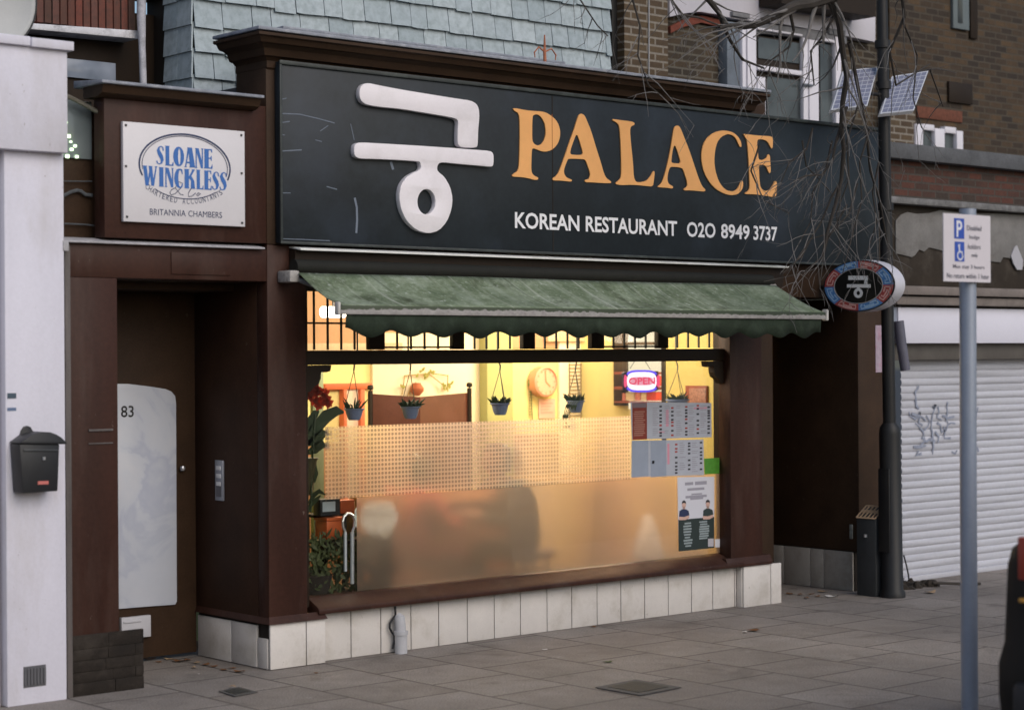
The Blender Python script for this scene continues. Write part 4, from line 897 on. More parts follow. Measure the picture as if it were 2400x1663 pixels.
# ------------------------------------------------------------------ parking sign
pb = EYE + ray(2276, 1663)*9.1; pb.z = 0
pt_ = EYE + ray(2268, 505)*8.75
pb = Vector((pt_.x-.008, pt_.y, 0))
PS = thing('parking_sign', pb, 'grey pole with a white disabled parking plate near the kerb', 'sign')
mb = MB(); mb.tube([pb, (pb.x, pb.y, 1.0), (pt_.x, pt_.y, 2.26)], .038, 20); mb.build('pole', M('pole_grey', (.31, .35, .43), .42, .10, 5, .05, metal=.3), PS, smooth=True)
U = Vector((math.cos(RAD(-1)), math.sin(RAD(-1)), 0)); 
tl = at(2211, 499, pt_.y-.052); V = Vector((0, 0, -.300)); wpl = .340; Nn = Vector((U.y, -U.x, 0))

pp = lambda u, v, o=0: tl + U*(wpl*u) + V*v + Nn*o
pl_ = MB(); pl_.prism([pp(0,0), pp(1,0), pp(1,1), pp(0,1)], -Nn*.004); plate = pl_.build('plate', M('sign_plate_white', (.66, .62, .66), .45, .05, 8, .0), PS)
mb = MB(); mb.prism([pp(.22,.065,.001), pp(.43,.065,.001), pp(.43,.365,.001), pp(.22,.365,.001)], Nn*.001); mb.prism([pp(.23,.41,.001), pp(.43,.41,.001), pp(.43,.70,.001), pp(.23,.70,.001)], Nn*.001)
mb.build('blue_panel', flat('sign_blue_panel', (.03, .085, .42), .5), PS)
mb = MB(); text(mb, 'P', pp(.265,.34,.0025), U*wpl*.12, -V*.245, .02)
rbp = lambda pts, wd: mb.ribbon([pp(x, y, .0025) for x, y in pts], wd, Nn*.0008)
rbp([(.31,.45),(.315,.47)], .014); rbp([(.315,.47),(.325,.56),(.375,.56),(.395,.64)], .009)
rbp([(.335+.055*math.cos(RAD(a)), .615+.06*math.sin(RAD(a))) for a in range(-60, 250, 25)], .007)
mb.build('white_symbols', flat('symbol_sign_white', (.72, .72, .78)), PS)
mb = MB()
for s_, u0, u1, v in (('Disabled', .49, .80, .235), ('badge', .54, .76, .375), ('holders', .51, .78, .51), ('only', .58, .72, .645), ('Max stay 3 hours', .19, .86, .82), ('No return within 1 hour', .06, .96, .95)):
    mb = MB(); text(mb, s_, pp(u0, v, .0015), U*wpl*(u1-u0), -V*.075, .004); mb.build('lettering', flat('sign_grey_letter', (.10, .10, .13)) if 'sign_grey_letter' not in MATS else MATS['sign_grey_letter'], PS)
for z in (.25, .75):
    c_ = pp(.45, z, -.008); MB().obox(c_, .05, .007, .012, Matrix.Rotation(RAD(-1), 3, 'Z')).build('clip', GREYMETAL, PS)
# ------------------------------------------------------------------ parked car (only its rear corner is in the frame)
CAR = thing('parked_car', (2.4, -5.1, -.125), 'dark parked car with a red tail lamp at the right edge, mostly out of view', 'car')
CY0, CY1 = -6.0, -4.235
PAINT = M('car_paint_black', (.009, .008, .007), .45, .1, 5, 0, spec=.2)
GLC = window_mat('car_glass', (.012, .014, .015), (.02, .022, .024), .08)
cz = -.125
side = [(.36,.32),(.285,.36),(.262,.50),(.262,.62),(.30,.70),(.312,.86),(.322,1.0),(.35,1.06),(.42,1.09),(.55,1.10),(3.0,1.10),(3.4,1.05),(4.25,.85),(4.42,.72),(4.46,.45),(4.38,.3),(4.0,.22),(.8,.22)]
def loft(mb, prof, secs):
    """prof (x,z) outline, secs: list of (y, inset) - outline shrunk towards its middle"""
    n = len(prof); cxm = sum(p[0] for p in prof)/n; czm = sum(p[1] for p in prof)/n; vs = []
    for y, k in secs:
        for x, z in prof: vs.append((x + (cxm-x)*k*.25, y, z + cz + (czm-z)*k))
    fs = [(i*n+k, i*n+(k+1) % n, (i+1)*n+(k+1) % n, (i+1)*n+k) for i in range(len(secs)-1) for k in range(n)]
    fs += [tuple(reversed(range(n))), tuple((len(secs)-1)*n+k for k in range(n))]
    mb.add(vs, fs)
mb = MB(); loft(mb, side, [(CY0, .16), (CY0+.06, .04), (CY0+.16, 0), (CY1-.16, 0), (CY1-.05, .03), (CY1, .08)]); mb.build('body', PAINT, CAR, smooth=True)
cabin = [(.50,1.08),(.62,1.32),(.85,1.46),(1.3,1.50),(2.3,1.49),(2.75,1.38),(3.35,1.03)]
mb = MB(); loft(mb, cabin, [(CY0+.12, .1), (CY0+.24, 0), (CY1-.24, 0), (CY1-.12, .1)]); mb.build('cabin_glass', GLC, CAR, smooth=True)
mb = MB(); mb.prism([(.62,CY0+.25,1.305+cz),(.85,CY0+.25,1.47+cz),(1.3,CY0+.25,1.512+cz),(2.3,CY0+.25,1.502+cz),(2.75,CY0+.25,1.39+cz),(2.7,CY0+.25,1.36+cz),(1.3,CY0+.25,1.45+cz)], (0, CY1-CY0-.5, 0)); mb.build('roof', PAINT, CAR, .01)
for y0_, y1_ in ((CY1-.19, CY1-.012), (CY0+.012, CY0+.19)):
    zt_, zb_ = 1.035, .875
    mb = MB()
    TAILRED = MATS.get('tail_red') or M('tail_red', (.34, .045, .025), .3, .12, 12, 0)
    o_ = -1 if y0_ > -5 else 1; mid = y1_-.05 if o_ == -1 else y0_+.05
    a_ = mid; b_ = mid+o_*.05; c_ = mid+o_*.095; d_ = mid+o_*.18
    mb.box(.318, .345, min(a_,b_), max(a_,b_), .80, .955); mb.box(.310, .345, min(c_,d_), max(c_,d_), .80, .955)
    tl_ = mb.build('taillight', TAILRED, CAR, .008)
    MB().box(.305, .34, min(a_, b_)+.012, max(a_, b_)-.012, .722, .738).build('indicator', M('amber_lens', (.60, .30, .06), .3, .1, 10), tl_, .004)
mb = MB(); mb.box(.24, .33, CY0+.08, CY1-.08, .25, .45); mb.build('bumper', BLACKPLASTIC, CAR, .03)
mb = MB(); mb.box(.285, .30, -5.35, -4.85, .47, .58); mb.build('number_plate', M('plate_yellow', (.6, .45, .08), .5), CAR, .003)
for x in (1.05, 3.65):
    for y in (CY0+.10, CY1-.10):
        wh = MB().lathe([(.0, -.1), (.22, -.1), (.31, -.095), (.325, -.06), (.325, .06), (.31, .095), (.22, .1), (0, .1)], (0, 0, 0), 28)
        wh.v = [Vector((p.x+x, p.z+y, p.y+.325+cz)) for p in wh.v]; o = wh.build('wheel', RUBBER, CAR, smooth=True)
        rm = MB().lathe([(0, -.104), (.20, -.104), (.21, -.09), (.21, .09), (.20, .104), (0, .104)], (0, 0, 0), 20); rm.v = [Vector((p.x+x, p.z+y, p.y+.325+cz)) for p in rm.v]; rm.build('rim', GREYMETAL, o, smooth=True)
# ------------------------------------------------------------------ bare tree: trunk out of frame to the right, limbs reach across the top
tb = Vector((4.05, -2.85, 0))
TR_ = thing('bare_tree', tb, 'leafless street tree whose twigs hang over the right end of the sign', 'tree')
BARK = M('bark', (.060, .052, .046), .9, .4, 18, .6, stretch=(1, 1, .3)); TWIG = M('twig_bark', (.17, .16, .155), .85, .45, 14, .2)
fork = Vector((4.0, -2.85, 2.9))
MB().tube([tb, tb+Vector((.01,.02,.3)), Vector((4.04,-2.86,1.2)), Vector((4.02,-2.85,2.2)), fork], [.20, .155, .13, .12, .11], 14).build('trunk', BARK, TR_, smooth=True)
rng = random.Random(21)
limbs = MB(); twigs = MB()
def grow(mb, p, d, L, r, depth, droop):
    n = max(4, int(L/.10)); pts = [p.copy()]; rad = [r]; kids = []
    for i in range(n):
        d = (d + Vector((rng.uniform(-1, 1), rng.uniform(-1, 1), rng.uniform(-1, 1)))*.20 + Vector((0, 0, droop*.10))).normalized()
        p = p + d*(L/n); pts.append(p.copy()); rad.append(r*(1-.72*(i+1)/n))
        if depth > 0 and i > 0 and rng.random() < .43: kids.append((p.copy(), d.copy(), rad[-1]))
    mb.tube(pts, [q_*.85 for q_ in rad], 6 if depth < 2 else 8, cap=False)
    for kp, kd, kr in kids:
        sd_ = Vector((rng.uniform(-1, 1), rng.uniform(-1, 1), rng.uniform(-.8, .6))); nd = (kd*.75 + sd_*.75).normalized()
        grow(twigs, kp, nd, L*rng.uniform(.38, .62), max(kr*.62, .0021), depth-1, droop)
def traced(pxs, y0, y1, r0, r1, depth, kidL, droop):
    m = len(pxs); pts = [at(x, y, y0+(y1-y0)*i/(m-1)) for i, (x, y) in enumerate(pxs)]
    limbs.tube(pts, [r0+(r1-r0)*i/(m-1) for i in range(m)], 8, cap=False)
    for i in range(1, m):
        for _ in range(2):
            if rng.random() < .75:
                p = pts[i-1].lerp(pts[i], rng.random()); d = (pts[i]-pts[i-1]).normalized()
                d = (d*.5 + Vector((rng.uniform(-1, .6), rng.uniform(-.6, .6), rng.uniform(-1, .5)))).normalized()
                grow(twigs, p, d, kidL*rng.uniform(.5, 1.0), max(.004, (r0+(r1-r0)*i/(m-1))*.5), depth, droop)
    return pts
top1 = at(2300, -330, -2.1)
limbs.tube([fork, Vector((3.85, -2.7, 3.6)), top1, at(2050, -60, -1.5), at(1950, -8, -1.3)], [.09, .08, .06, .042, .036], 10, cap=False)
limbs.tube([fork, Vector((4.15, -2.9, 3.6)), Vector((4.4, -2.9, 4.6)), Vector((4.7, -2.8, 5.6))], [.09, .08, .06, .03], 10, cap=False)
limbs.tube([at(2050, -60, -1.5), at(1990, -50, -1.3), at(1900, -60, -1.2), at(1760, -40, -1.1), at(1690, -20, -1.05)], [.04, .034, .028, .024, .02], 8, cap=False)
traced([(1950,-8),(1900,8),(1862,14),(1830,30),(1800,45),(1770,58),(1745,63),(1712,60),(1688,66)], -1.3, -1.0, .036, .010, 2, .45, -.5)
traced([(1640,-25),(1665,5),(1685,30),(1693,52),(1702,75),(1712,96),(1740,140),(1790,160)], -1.0, -.95, .018, .006, 2, .40, -.4)
traced([(1950,-8),(1968,60),(1975,120),(1985,180),(1975,240),(1972,300),(1978,350),(1972,420),(1958,480),(1940,540),(1928,600)], -1.3, -.9, .020, .008, 2, .50, -.7)
traced([(1985,250),(1960,330),(1950,380),(1925,410),(1888,412),(1860,425)], -1.1, -.9, .009, .004, 2, .35, -.5)
traced([(1990,100),(2010,200),(2030,300),(2040,400),(2062,470),(2078,560),(2090,600)], -1.2, -.8, .012, .004, 2, .45, -.8)
traced([(1975,420),(1950,460),(1925,520),(1900,560),(1880,600),(1835,640)], -.95, -.8, .008, .003, 2, .35, -.3)
traced([(1850,20),(1860,70),(1850,110),(1810,140),(1795,190)], -1.2, -1.0, .010, .004, 2, .40, -.6)
traced([(1940,0),(1955,40),(1925,90),(1900,120),(1908,200)], -1.25, -1.05, .010, .004, 2, .40, -.6)
traced([(1560,-20),(1580,10),(1600,35),(1640,42),(1690,62)], -1.0, -1.0, .008, .005, 2, .40, -.5)
traced([(1430,-40),(1480,-10),(1500,60),(1495,130),(1520,200),(1550,225)], -1.0, -.95, .007, .003, 1, .40, -.4)
traced([(1330,-60),(1360,0),(1400,60),(1425,85)], -1.0, -1.0, .005, .003, 1, .2, -.2)
traced([(2110,-40),(2120,40),(2085,120),(2100,200),(2180,150)], -1.6, -1.2, .012, .004, 2, .50, -.4)
traced([(2180,165),(2200,220),(2210,250)], -1.3, -1.2, .005, .003, 1, .3, -.4)
traced([(1880,330),(1890,390),(1920,420),(1950,455)], -1.0, -.85, .005, .003, 2, .35, -.3)
traced([(1860,620),(1900,560),(1950,545),(1990,500),(2010,430)], -.85, -.9, .004, .005, 2, .3, -.3)
for pts_, y_ in (([(2010,250),(1985,330),(1990,420),(1960,500),(1970,590)], -1.0), ([(2040,300),(2015,380),(2020,470),(1995,560),(1975,640)], -1.1), ([(1950,330),(1935,400),(1905,450),(1900,520),(1870,575)], -.95), ([(1905,300),(1890,350),(1850,380),(1830,430)], -.95), ([(2060,380),(2045,450),(2055,520),(2030,600)], -1.0), ([(1985,480),(1940,560),(1930,600),(1880,640),(1790,660)], -.85), ([(1780,340),(1760,400),(1790,470),(1850,500)], -.9), ([(2120,60),(2150,130),(2140,230),(2160,300)], -1.3)):
    traced(pts_, y_, y_+.12, .0065, .0025, 2, .42, -.55)
limbs.build('limbs', BARK, TR_, smooth=True, weld=False); twigs.build('twigs', TWIG, TR_, smooth=True, weld=False)
# ------------------------------------------------------------------ small street things
def manhole(pts, label):
    w_ = [atz(*p) for p in pts]; c_ = sum(w_, Vector())/4
    t = thing('inspection_cover', (c_.x, c_.y, 0), label, 'cover')
    MB().prism([(p.x, p.y, .0035) for p in w_], (0, 0, .003)).build('frame', M('cover_concrete', (.105, .10, .095), .85, .4, 14, .4), t)
    MB().prism([((p.x-c_.x)*.7+c_.x, (p.y-c_.y)*.7+c_.y, .0065) for p in w_], (0, 0, .002)).build('lid', M('cover_iron', (.045, .045, .04), .7, .4, 40, .5), t)
manhole([(1490,1594),(1395,1612),(1500,1631),(1597,1612)], 'rectangular sunken inspection cover in the middle of the pavement')
manhole([(560,1611),(512,1621),(550,1633),(604,1623)], 'small dark inspection cover near the left plinth corner')
dp = thing('drain_stub', at(938, 1520, .02), 'short white drain pipe stub with a black cable loop at the tiled wall', 'pipe')
a = at(940, 1522, .0); zt_ = at(938, 1443, .0).z
mb = MB(); mb.tube([(a.x, .0, .0), (a.x, .0, zt_*.55)], .034, 14); mb.tube([(a.x, .0, zt_*.5), (a.x, .0, zt_*.60)], .039, 14); mb.tube([(a.x, .002, zt_*.58), (a.x-.002, .01, zt_*.97), (a.x-.002, .02, zt_)], [.030, .030, .02], 14)
mb.build('pipe', M('stub_pale_plastic', (.50, .50, .52), .55, .15, 10, .1), dp, smooth=True)
lp = [(926,1420),(927,1440),(921,1448),(914,1460),(913,1470),(918,1480),(924,1488),(924,1502),(920,1520)]
MB().tube([at(x, y, .03) for x, y in lp], .006, 8).build('cable', BLACKPLASTIC, dp)
LEAFM = [M('dead_leaf_brown', (.16, .07, .025), .8, .3, 30, .2), M('dead_leaf_tan', (.36, .25, .15), .8, .3, 30, .2), M('litter_white', (.62, .60, .58), .8, .1, 10), M('leaf_green', (.07, .10, .03), .8, .3, 30)]
def leaf(px, py, size, k, label, z=.004, name='dead_leaf', cat='leaf', grp='leaves and scraps lying on the ground', p=None):
    p = p or atz(px, py, 0); a = rng.uniform(0, 6.28); mb = MB(); n = 9; c, s = math.cos(a), math.sin(a); vs = [(p.x, p.y, z+.004)]
    for i in range(n):
        t_ = 2*math.pi*i/n; r = size*(.62+.38*abs(math.cos(t_*1.5))); u, v = r*math.cos(t_), r*.62*math.sin(t_)
        vs.append((p.x+c*u-s*v, p.y+s*u+c*v, z + .3*size*abs(math.cos(t_))*rng.uniform(.2, 1)))
    mb.add(vs, [(0, 1+i, 1+(i+1) % n) for i in range(n)])
    o = mb.build(name, LEAFM[k], weld=False); single(o, (p.x, p.y, z)); tag(o, label, cat, grp)
leaf(1766, 1478, .05, 0, 'curled brown dead leaf on open pavement right of the window'); leaf(1745, 1482, .028, 2, 'pale scrap touching the curled brown leaf', name='paper_scrap', cat='scrap')
leaf(1425, 1552, .035, 3, 'flat green leaf on pavement above the large inspection cover'); leaf(1277, 1523, .02, 2, 'small white paper scrap below the middle of the window', name='paper_scrap', cat='scrap')
leaf(1391, 1470, .03, 0, 'tan brown leaf against the foot of the tiled riser'); leaf(1930, 1387, .05, 1, 'tan leaf in the right entrance recess'); leaf(1950, 1399, .055, 2, 'flat white paper by the entrance tiles', name='paper_scrap', cat='scrap')
leaf(1662, 1549, .014, 0, 'tiny dark leaf on the open pavement at right'); leaf(2180, 1389, .06, 1, 'leaf lying left of the parking pole, under the shutter'); leaf(740, 1578, .018, 0, 'small orange leaf beside the left tiled plinth')
leaf(313, 1573, .022, 2, 'white scrap at the foot of the dark rubble block', name='paper_scrap', cat='scrap'); leaf(466, 1580, .008, 2, 'tiny white scrap on the doorstep', name='paper_scrap', cat='scrap'); leaf(545, 1613, .03, 1, 'tan leaf at the edge of the small inspection cover', z=.011)
for i, (x, y) in enumerate(((350,1545),(372,1552),(395,1545),(420,1550),(440,1547),(462,1553),(482,1558),(500,1562),(455,1565),(525,1570),(545,1566),(560,1574))):
    leaf(x, y, rng.uniform(.02, .045), rng.choice((0, 0, 1)), 'brown dead leaf in the drift of leaves on the dark doorstep', grp='leaves drifted on the doorstep')
for i, (x, y) in enumerate(((1850,1392),(1875,1394),(1900,1393),(1890,1402),(1915,1398))):
    leaf(x, y, rng.uniform(.025, .04), 0, 'brown dead leaf scattered in front of the right entrance tiles', grp='leaves by the right entrance')
# bin bag / debris heap at the shutter corner
hp = thing('debris_heap', atz(2140, 1372), 'low dark heap of debris at the left foot of the shutter', 'debris')
mb = MB(); c_ = atz(2138, 1375)
for _ in range(26):
    p = c_ + Vector((rng.uniform(-.16, .2), rng.uniform(-.1, .08), 0)); h = random.uniform(.01, .05); r = random.uniform(.02, .05)
    mb.lathe([(r, 0), (r*.9, h*.5), (r*.4, h), (.0, h*1.02)], p, 7)
mb.build('heap', M('debris_brown', (.035, .028, .022), .95, .6, 25, .7), hp)
MB().tube([atz(2108, 1300, .16)+Vector((0,0,0)) if False else at(2118, 1300, .08), at(2124, 1322, .07), at(2129, 1345, .06), at(2131, 1362, .04)], .006, 6).build('wire', BLACKPLASTIC, hp)
MB().tube([c_+Vector((.1,-.1,.03)), c_+Vector((.25,-.2,.02)), c_+Vector((.42,-.26,.012))], .010, 6).build('stick', BARK, hp)

# ------------------------------------------------------------------ dining room behind the window
WALLY = M('yellow_wall', (.80, .68, .30), .7, .06, 3, .05); CREAM = M('cream_wall', (.80, .70, .52), .7, .05, 3, .05)
PEACH = M('lamplit_wall', (.52, .31, .18), .7, .06, 3, .05); OLIVE = M('olive_wall', (.40, .40, .17), .7, .08, 3, .05); LOBBY = M('mustard_wall', (.66, .52, .17), .7, .08, 3, .05)  # upper wall's peach is warm lamp light put into the colour
YW = 2.75; XR = 4.74
box('dining_floor', M('brown_floor_tile', (.16, .09, .05), .5, .3, 5, .1), RB, .10, 3.80, .17, YW+.1, .01, .05); box('dining_floor', MATS['brown_floor_tile'], RB, 3.801, XR+.02, .88, YW+.1, .01, .05)
box('dining_ceiling', CREAM, RB, .10, XR+.02, .17, YW+.1, 2.45, 2.5)
box('back_wall', WALLY, RB, .10, XR+.1, YW, YW+.1, .051, 1.66); box('back_wall', PEACH, RB, .10, XR+.1, YW-.02, YW+.1, 1.661, 2.449)
box('wainscot', M('wainscot_brown', (.34, .17, .085), .6, .2, 5, .1), RB, .21, XR-.001, YW-.02, YW-.001, .051, 1.0); box('side_wall', WALLY, RB, XR, XR+.1, .89, YW-.001, .051, 2.449)
box('side_wall', OLIVE, RB, .101, .20, .701, YW-.001, .051, 2.449)
box('lobby_wall_lining', LOBBY, RB, 3.775, 3.799, .17, .85, .051, 2.449)
box('lobby_wall_lining', LOBBY, RB, 3.80, XR, .851, .88, .051, 2.449)
box('lobby_wall_end', BLACKWOOD, RB, 3.768, 3.81, .845, .885, .051, 2.44)
rp('cream_wall_panel', CREAM, RB, (873, 780, 1141, 1500), YW-.03, .029); rp('olive_column', OLIVE, RB, (1141, 740, 1206, 1500), YW-.12, .119)
rp('cream_wall_panel', CREAM, RB, (1311, 780, 1374, 1500), YW-.03, .029)
for p in ((898, 803, 944, 836), (945, 822, 1000, 836), (716, 804, 862, 822), (1276, 733, 1300, 768), (1286, 769, 1384, 800)): rp('white_bulkhead', M('bulkhead_pale', (.62, .46, .30), .7), RB, p, YW-.10 + .01*(p[0] % 3), .05)
# dark frame, lit shelf bay on the far side wall
def rx(name, mat, parent, p, x, d, bevel=.003):
    a, b = atx(p[0], p[1], x), atx(p[2], p[3], x); return box(name, mat, parent, x-d, x-.001, min(a.y, b.y), max(a.y, b.y), min(a.z, b.z), max(a.z, b.z), bevel)
rx('dark_door_post', DARKBROWN, RB, (1450, 760, 1474, 950), XR, .06); rx('dark_door_rail', DARKBROWN, RB, (1450, 802, 1540, 808), XR, .05)
SHF = thing('drinks_shelf', atx(1520, 955, XR), 'bright lit wall shelf of red and white packets behind the open sign', 'shelf')
LIT = emit('lit_shelf_back', (1.0, .86, .62), 1.1)
rx('lit_back', LIT, SHF, (1474, 700, 1562, 960), XR-.002, .012)
for p in ((1474, 871, 1562, 877), (1474, 905, 1562, 913), (1474, 939, 1562, 944)): rx('shelf_board', M('shelf_red_brown', (.22, .05, .03), .5), SHF, p, XR-.015, .16)
PK = [M('packet_red', (.62, .07, .05), .5), M('packet_cream', (.8, .66, .45), .5), M('packet_pink', (.70, .25, .2), .5)]
for i, (a, b, c, d, k) in enumerate(((1476,884,1488,904,0),(1490,880,1508,904,1),(1530,886,1543,904,0),(1546,880,1560,904,0),(1476,920,1482,938,2),(1484,918,1504,938,1),(1506,918,1518,938,2),(1520,919,1532,938,1),(1533,917,1556,938,0))):
    rx('packet', PK[k], SHF, (a, b, c, d), XR-.03, .08)
# red door on the back wall
RED = M('red_orange_frame', (.62, .14, .05), .5, .1, 6)
rp('red_picture_rail', RED, RB, (762, 899, 872, 911), YW-.05, .049)
rdr = rp('red_door', M('pale_door', (.72, .58, .46), .6), RB, (806, 912, 856, 1300), YW-.03, .029)
rp('door_frame', RED, rdr, (806, 912, 816, 1300), YW-.06, .059); rp('door_frame', RED, rdr, (845, 912, 858, 1300), YW-.06, .059)
rp('grey_curtain', M('grey_green_curtain', (.20, .22, .12), .9, .2, 8), RB, (733, 866, 761, 1300), 1.2, .03)
# lamps: warm ceiling panels and one tube lamp seen through the first leaded light
WARM = (1.0, .86, .67)
LAMPS = ((1.35, .85, 40), (2.75, .85, 42), (4.2, 1.7, 46))
for i, (x, y, pw) in enumerate(LAMPS):
    t = thing('ceiling_lamp', (x, y, 2.40), ('warm ceiling lamp above the left half of the dining room', 'warm ceiling lamp above the middle of the dining room', 'warm ceiling lamp at the right end of the dining room')[i], 'lamp', 'warm ceiling lamps in the dining room')
    MB().lathe([(.0, -.06), (.12, -.055), (.17, -.03), (.18, .0), (.0, .0)], (x, y, 2.44), 20).build('diffuser', emit('lamp_diffuser', WARM, 6), t, smooth=True)
    MB().lathe([(.19, -.012), (.19, .005), (.0, .005)], (x, y, 2.444), 20).build('rim', STEEL, t)
    pl2 = bpy.data.lights.new('warm_glow', 'POINT'); pl2.energy = pw*1.75; pl2.shadow_soft_size = .35; pl2.color = WARM
    lo = bpy.data.objects.new('warm_glow', pl2); COL.objects.link(lo); lo.parent = t; lo.location = (0, 0, -.36)
a, b = at(756, 731, 1.3), at(806, 731, 1.3)
tl_ = thing('tube_lamp', (a+b)/2, 'white glowing tube lamp seen through the leftmost leaded light', 'lamp')
MB().tube([a, b], .035, 10).build('tube', emit('tube_glow', (1.0, .9, .75), 5), tl_, smooth=True); MB().tube([(a+b)/2+Vector((0, 0, .03)), Vector(((a.x+b.x)/2, 1.3, 2.449))], .008, 6).build('cord', BLACKPLASTIC, tl_)

# frosted window films
def frost(name, dots, tint, k):
    t = NT(name); rf = t.n('ShaderNodeBsdfRefraction', i_Roughness=.55, i_IOR=1.27); rf.inputs[0].default_value = (*tint, 1)
    tl = t.n('ShaderNodeBsdfTranslucent'); tl.inputs[0].default_value = (*[c*.95 for c in tint], 1)
    m1 = t.n('ShaderNodeMixShader'); m1.inputs[0].default_value = k; t.l(rf.outputs[0], m1.inputs[1]); t.l(tl.outputs[0], m1.inputs[2])
    df = t.n('ShaderNodeBsdfDiffuse'); df.inputs[0].default_value = (.55, .55, .56, 1)
    m2 = t.n('ShaderNodeMixShader'); m2.inputs[0].default_value = .06; t.l(m1.outputs[0], m2.inputs[1]); t.l(df.outputs[0], m2.inputs[2]); last = m2
    if dots:
        sp = t.n('ShaderNodeSeparateXYZ', i_Vector=t.coord()); P = .0235
        fx_ = t.math('SUBTRACT', t.math('FRACT', t.math('DIVIDE', sp.outputs[0], P)), .5); fz_ = t.math('SUBTRACT', t.math('FRACT', t.math('DIVIDE', sp.outputs[2], P)), .5)
        d = t.math('SQRT', t.math('ADD', t.math('MULTIPLY', fx_, fx_), t.math('MULTIPLY', fz_, fz_)))
        mask = t.math('MULTIPLY', t.math('LESS_THAN', d, .34), .58)
        tr = t.n('ShaderNodeBsdfTransparent'); tr.inputs[0].default_value = (.92, .88, .84, 1)
        m3 = t.n('ShaderNodeMixShader'); t.l(mask, m3.inputs[0]); t.l(m2.outputs[0], m3.inputs[1]); t.l(tr.outputs[0], m3.inputs[2]); last = m3
    t.l(last.outputs[0], t.out.inputs[0]); return t.m
FY = GY+.0035
def film(name, x0, x1, z0, z1, y, mat): o = MB().quad((x0, y, z0), (x1, y, z0), (x1, y, z1), (x0, y, z1)).build(name, mat, RB, weld=False); return o
fxL, fxR = at(762, 1050, FY).x, at(1478, 1050, FY).x; zT = (at(762, 998, FY).z + at(1478, 976, FY).z)/2; zBm = (at(762, 1172, FY).z + at(1478, 1121, FY).z)/2
film('dotted_film', fxL, fxR, zBm, zT, FY, frost('dotted_frosted_film', True, (1.0, .85, .77), .34))
fx2 = at(836, 1200, FY).x
film('frosted_film', fx2, 3.503, .347, zBm-.001, FY, frost('frosted_film', False, (1.0, .80, .70), .19))
film('frosted_film', fxR+.001, 3.503, zBm+.0, at(1560, 1112, FY).z, FY, MATS.get('frost2') or frost('frosted_film_right', False, (1.0, .80, .70), .19)) if at(1560, 1112, FY).z > zBm+.003 else None

# menus and notices taped inside the glass
PY = GY-.0045
def sheet(name, label, cat, pts, mat, y=PY, grp=None):
    w_ = [Vector((at(x, z, y).x, y, at(x, z, y).z)) for x, z in pts]; c_ = sum(w_, Vector())/len(w_)
    zmin = min(p.z for p in w_); t = thing(name, (c_.x, y, zmin), label, cat, grp)
    MB().prism(w_, (0, .0008, 0)).build('paper', mat, t); return t
def marks(t, name, mat, boxes, y=PY-.0006):
    mb = MB()
    for x0, y0, x1, y1 in boxes:
        r_ = rect(x0, y0, x1, y1, y); mb.box(r_[0], r_[1], y, y+.0005, r_[2], r_[3])
    mb.build(name, mat, t)
PBLUE = M('laminated_sheet_grey', (.42, .44, .50), .35, .10, 14, 0); PBLUE2 = M('laminated_sheet_blue', (.30, .34, .42), .35, .10, 14, 0)
INK = flat('ink_dark', (.03, .028, .035)); INKR = flat('ink_red', (.35, .05, .04)); PINK = flat('ink_pink', (.62, .28, .36)); MAROON = M('maroon_print', (.22, .035, .02), .5, .25, 30, 0); GREYINK = flat('ink_grey', (.32, .31, .36))
mc = lambda x, y: (1460+x/7.6, 920+y/7.6)
t = sheet('menu_sheet', 'upper strip of taped menu pages with a maroon page at its left end', 'menu', [mc(135,165), mc(1575,180), mc(1580,790), mc(160,835)], PBLUE)
marks(t, 'maroon_page', MAROON, [(*mc(168,180), *mc(430,826))])
marks(t, 'maroon_heading', flat('heading_grey', (.20, .15, .17)), [(*mc(180,190), *mc(415,262))], PY-.0012)
ph_ = [(*mc(190+random.uniform(0, 20), 330+i*38), *mc(400-random.uniform(0, 40), 346+i*38)) for i in range(12)]
marks(t, 'maroon_text', flat('maroon_text', (.34, .16, .12)), ph_, PY-.0012)
rows = []; red = []
for cx, ys in ((672, (245,320,395,455,515,580,650,715,765)), (880, (270,335,405,480,525,585,675,755)), (1128, (250,310,360,420,470,540,630,690,745)), (1335, (228,285,380,495,575,645,715)), (1528, (255,320,360,405,455,520,590,640,715))):
    for yy in ys: (red if random.random() < .25 else rows).append((*mc(cx-22, yy-15), *mc(cx+22, yy+15)))
marks(t, 'menu_pictures', INK, rows); marks(t, 'menu_pictures', INKR, red)
lines = []
for cx in (590, 800, 1010, 1230, 1440):
    for yy in range(230, 760, 34):
        if random.random() < .8: lines.append((*mc(cx-60, yy), *mc(cx+random.uniform(0, 50), yy+9)))
marks(t, 'menu_text', GREYINK, lines); marks(t, 'menu_bar', PINK, [(*mc(765,300), *mc(815,600)), (*mc(1260,262), *mc(1500,282)), (*mc(640,690), *mc(740,705))], PY-.0003)
t = sheet('menu_sheet', 'lower strip of taped menu pages with two blue grey blank pages at left', 'menu', [mc(155,850), mc(1435,830), mc(1445,1465), mc(150,1500)], PBLUE)
marks(t, 'blank_page', PBLUE2, [(*mc(160,858), *mc(455,1490)), (*mc(490,856), *mc(775,1485))], PY-.0003)
rows = []; red = []
for cx, ys in ((950, (920,995,1050,1150,1245,1310,1370,1425)), (1180, (900,950,1010,1080,1200,1285,1360)), (1392, (885,985,1055,1110,1175,1250,1360))):
    for yy in ys: (red if yy < 1060 and cx == 950 else rows).append((*mc(cx-22, yy-14), *mc(cx+22, yy+14)))
marks(t, 'menu_pictures', INK, rows); marks(t, 'menu_pictures', INKR, red)
lines = [(*mc(cx-60, yy), *mc(cx+random.uniform(0, 50), yy+9)) for cx in (1070, 1290) for yy in range(890, 1420, 36) if random.random() < .8]
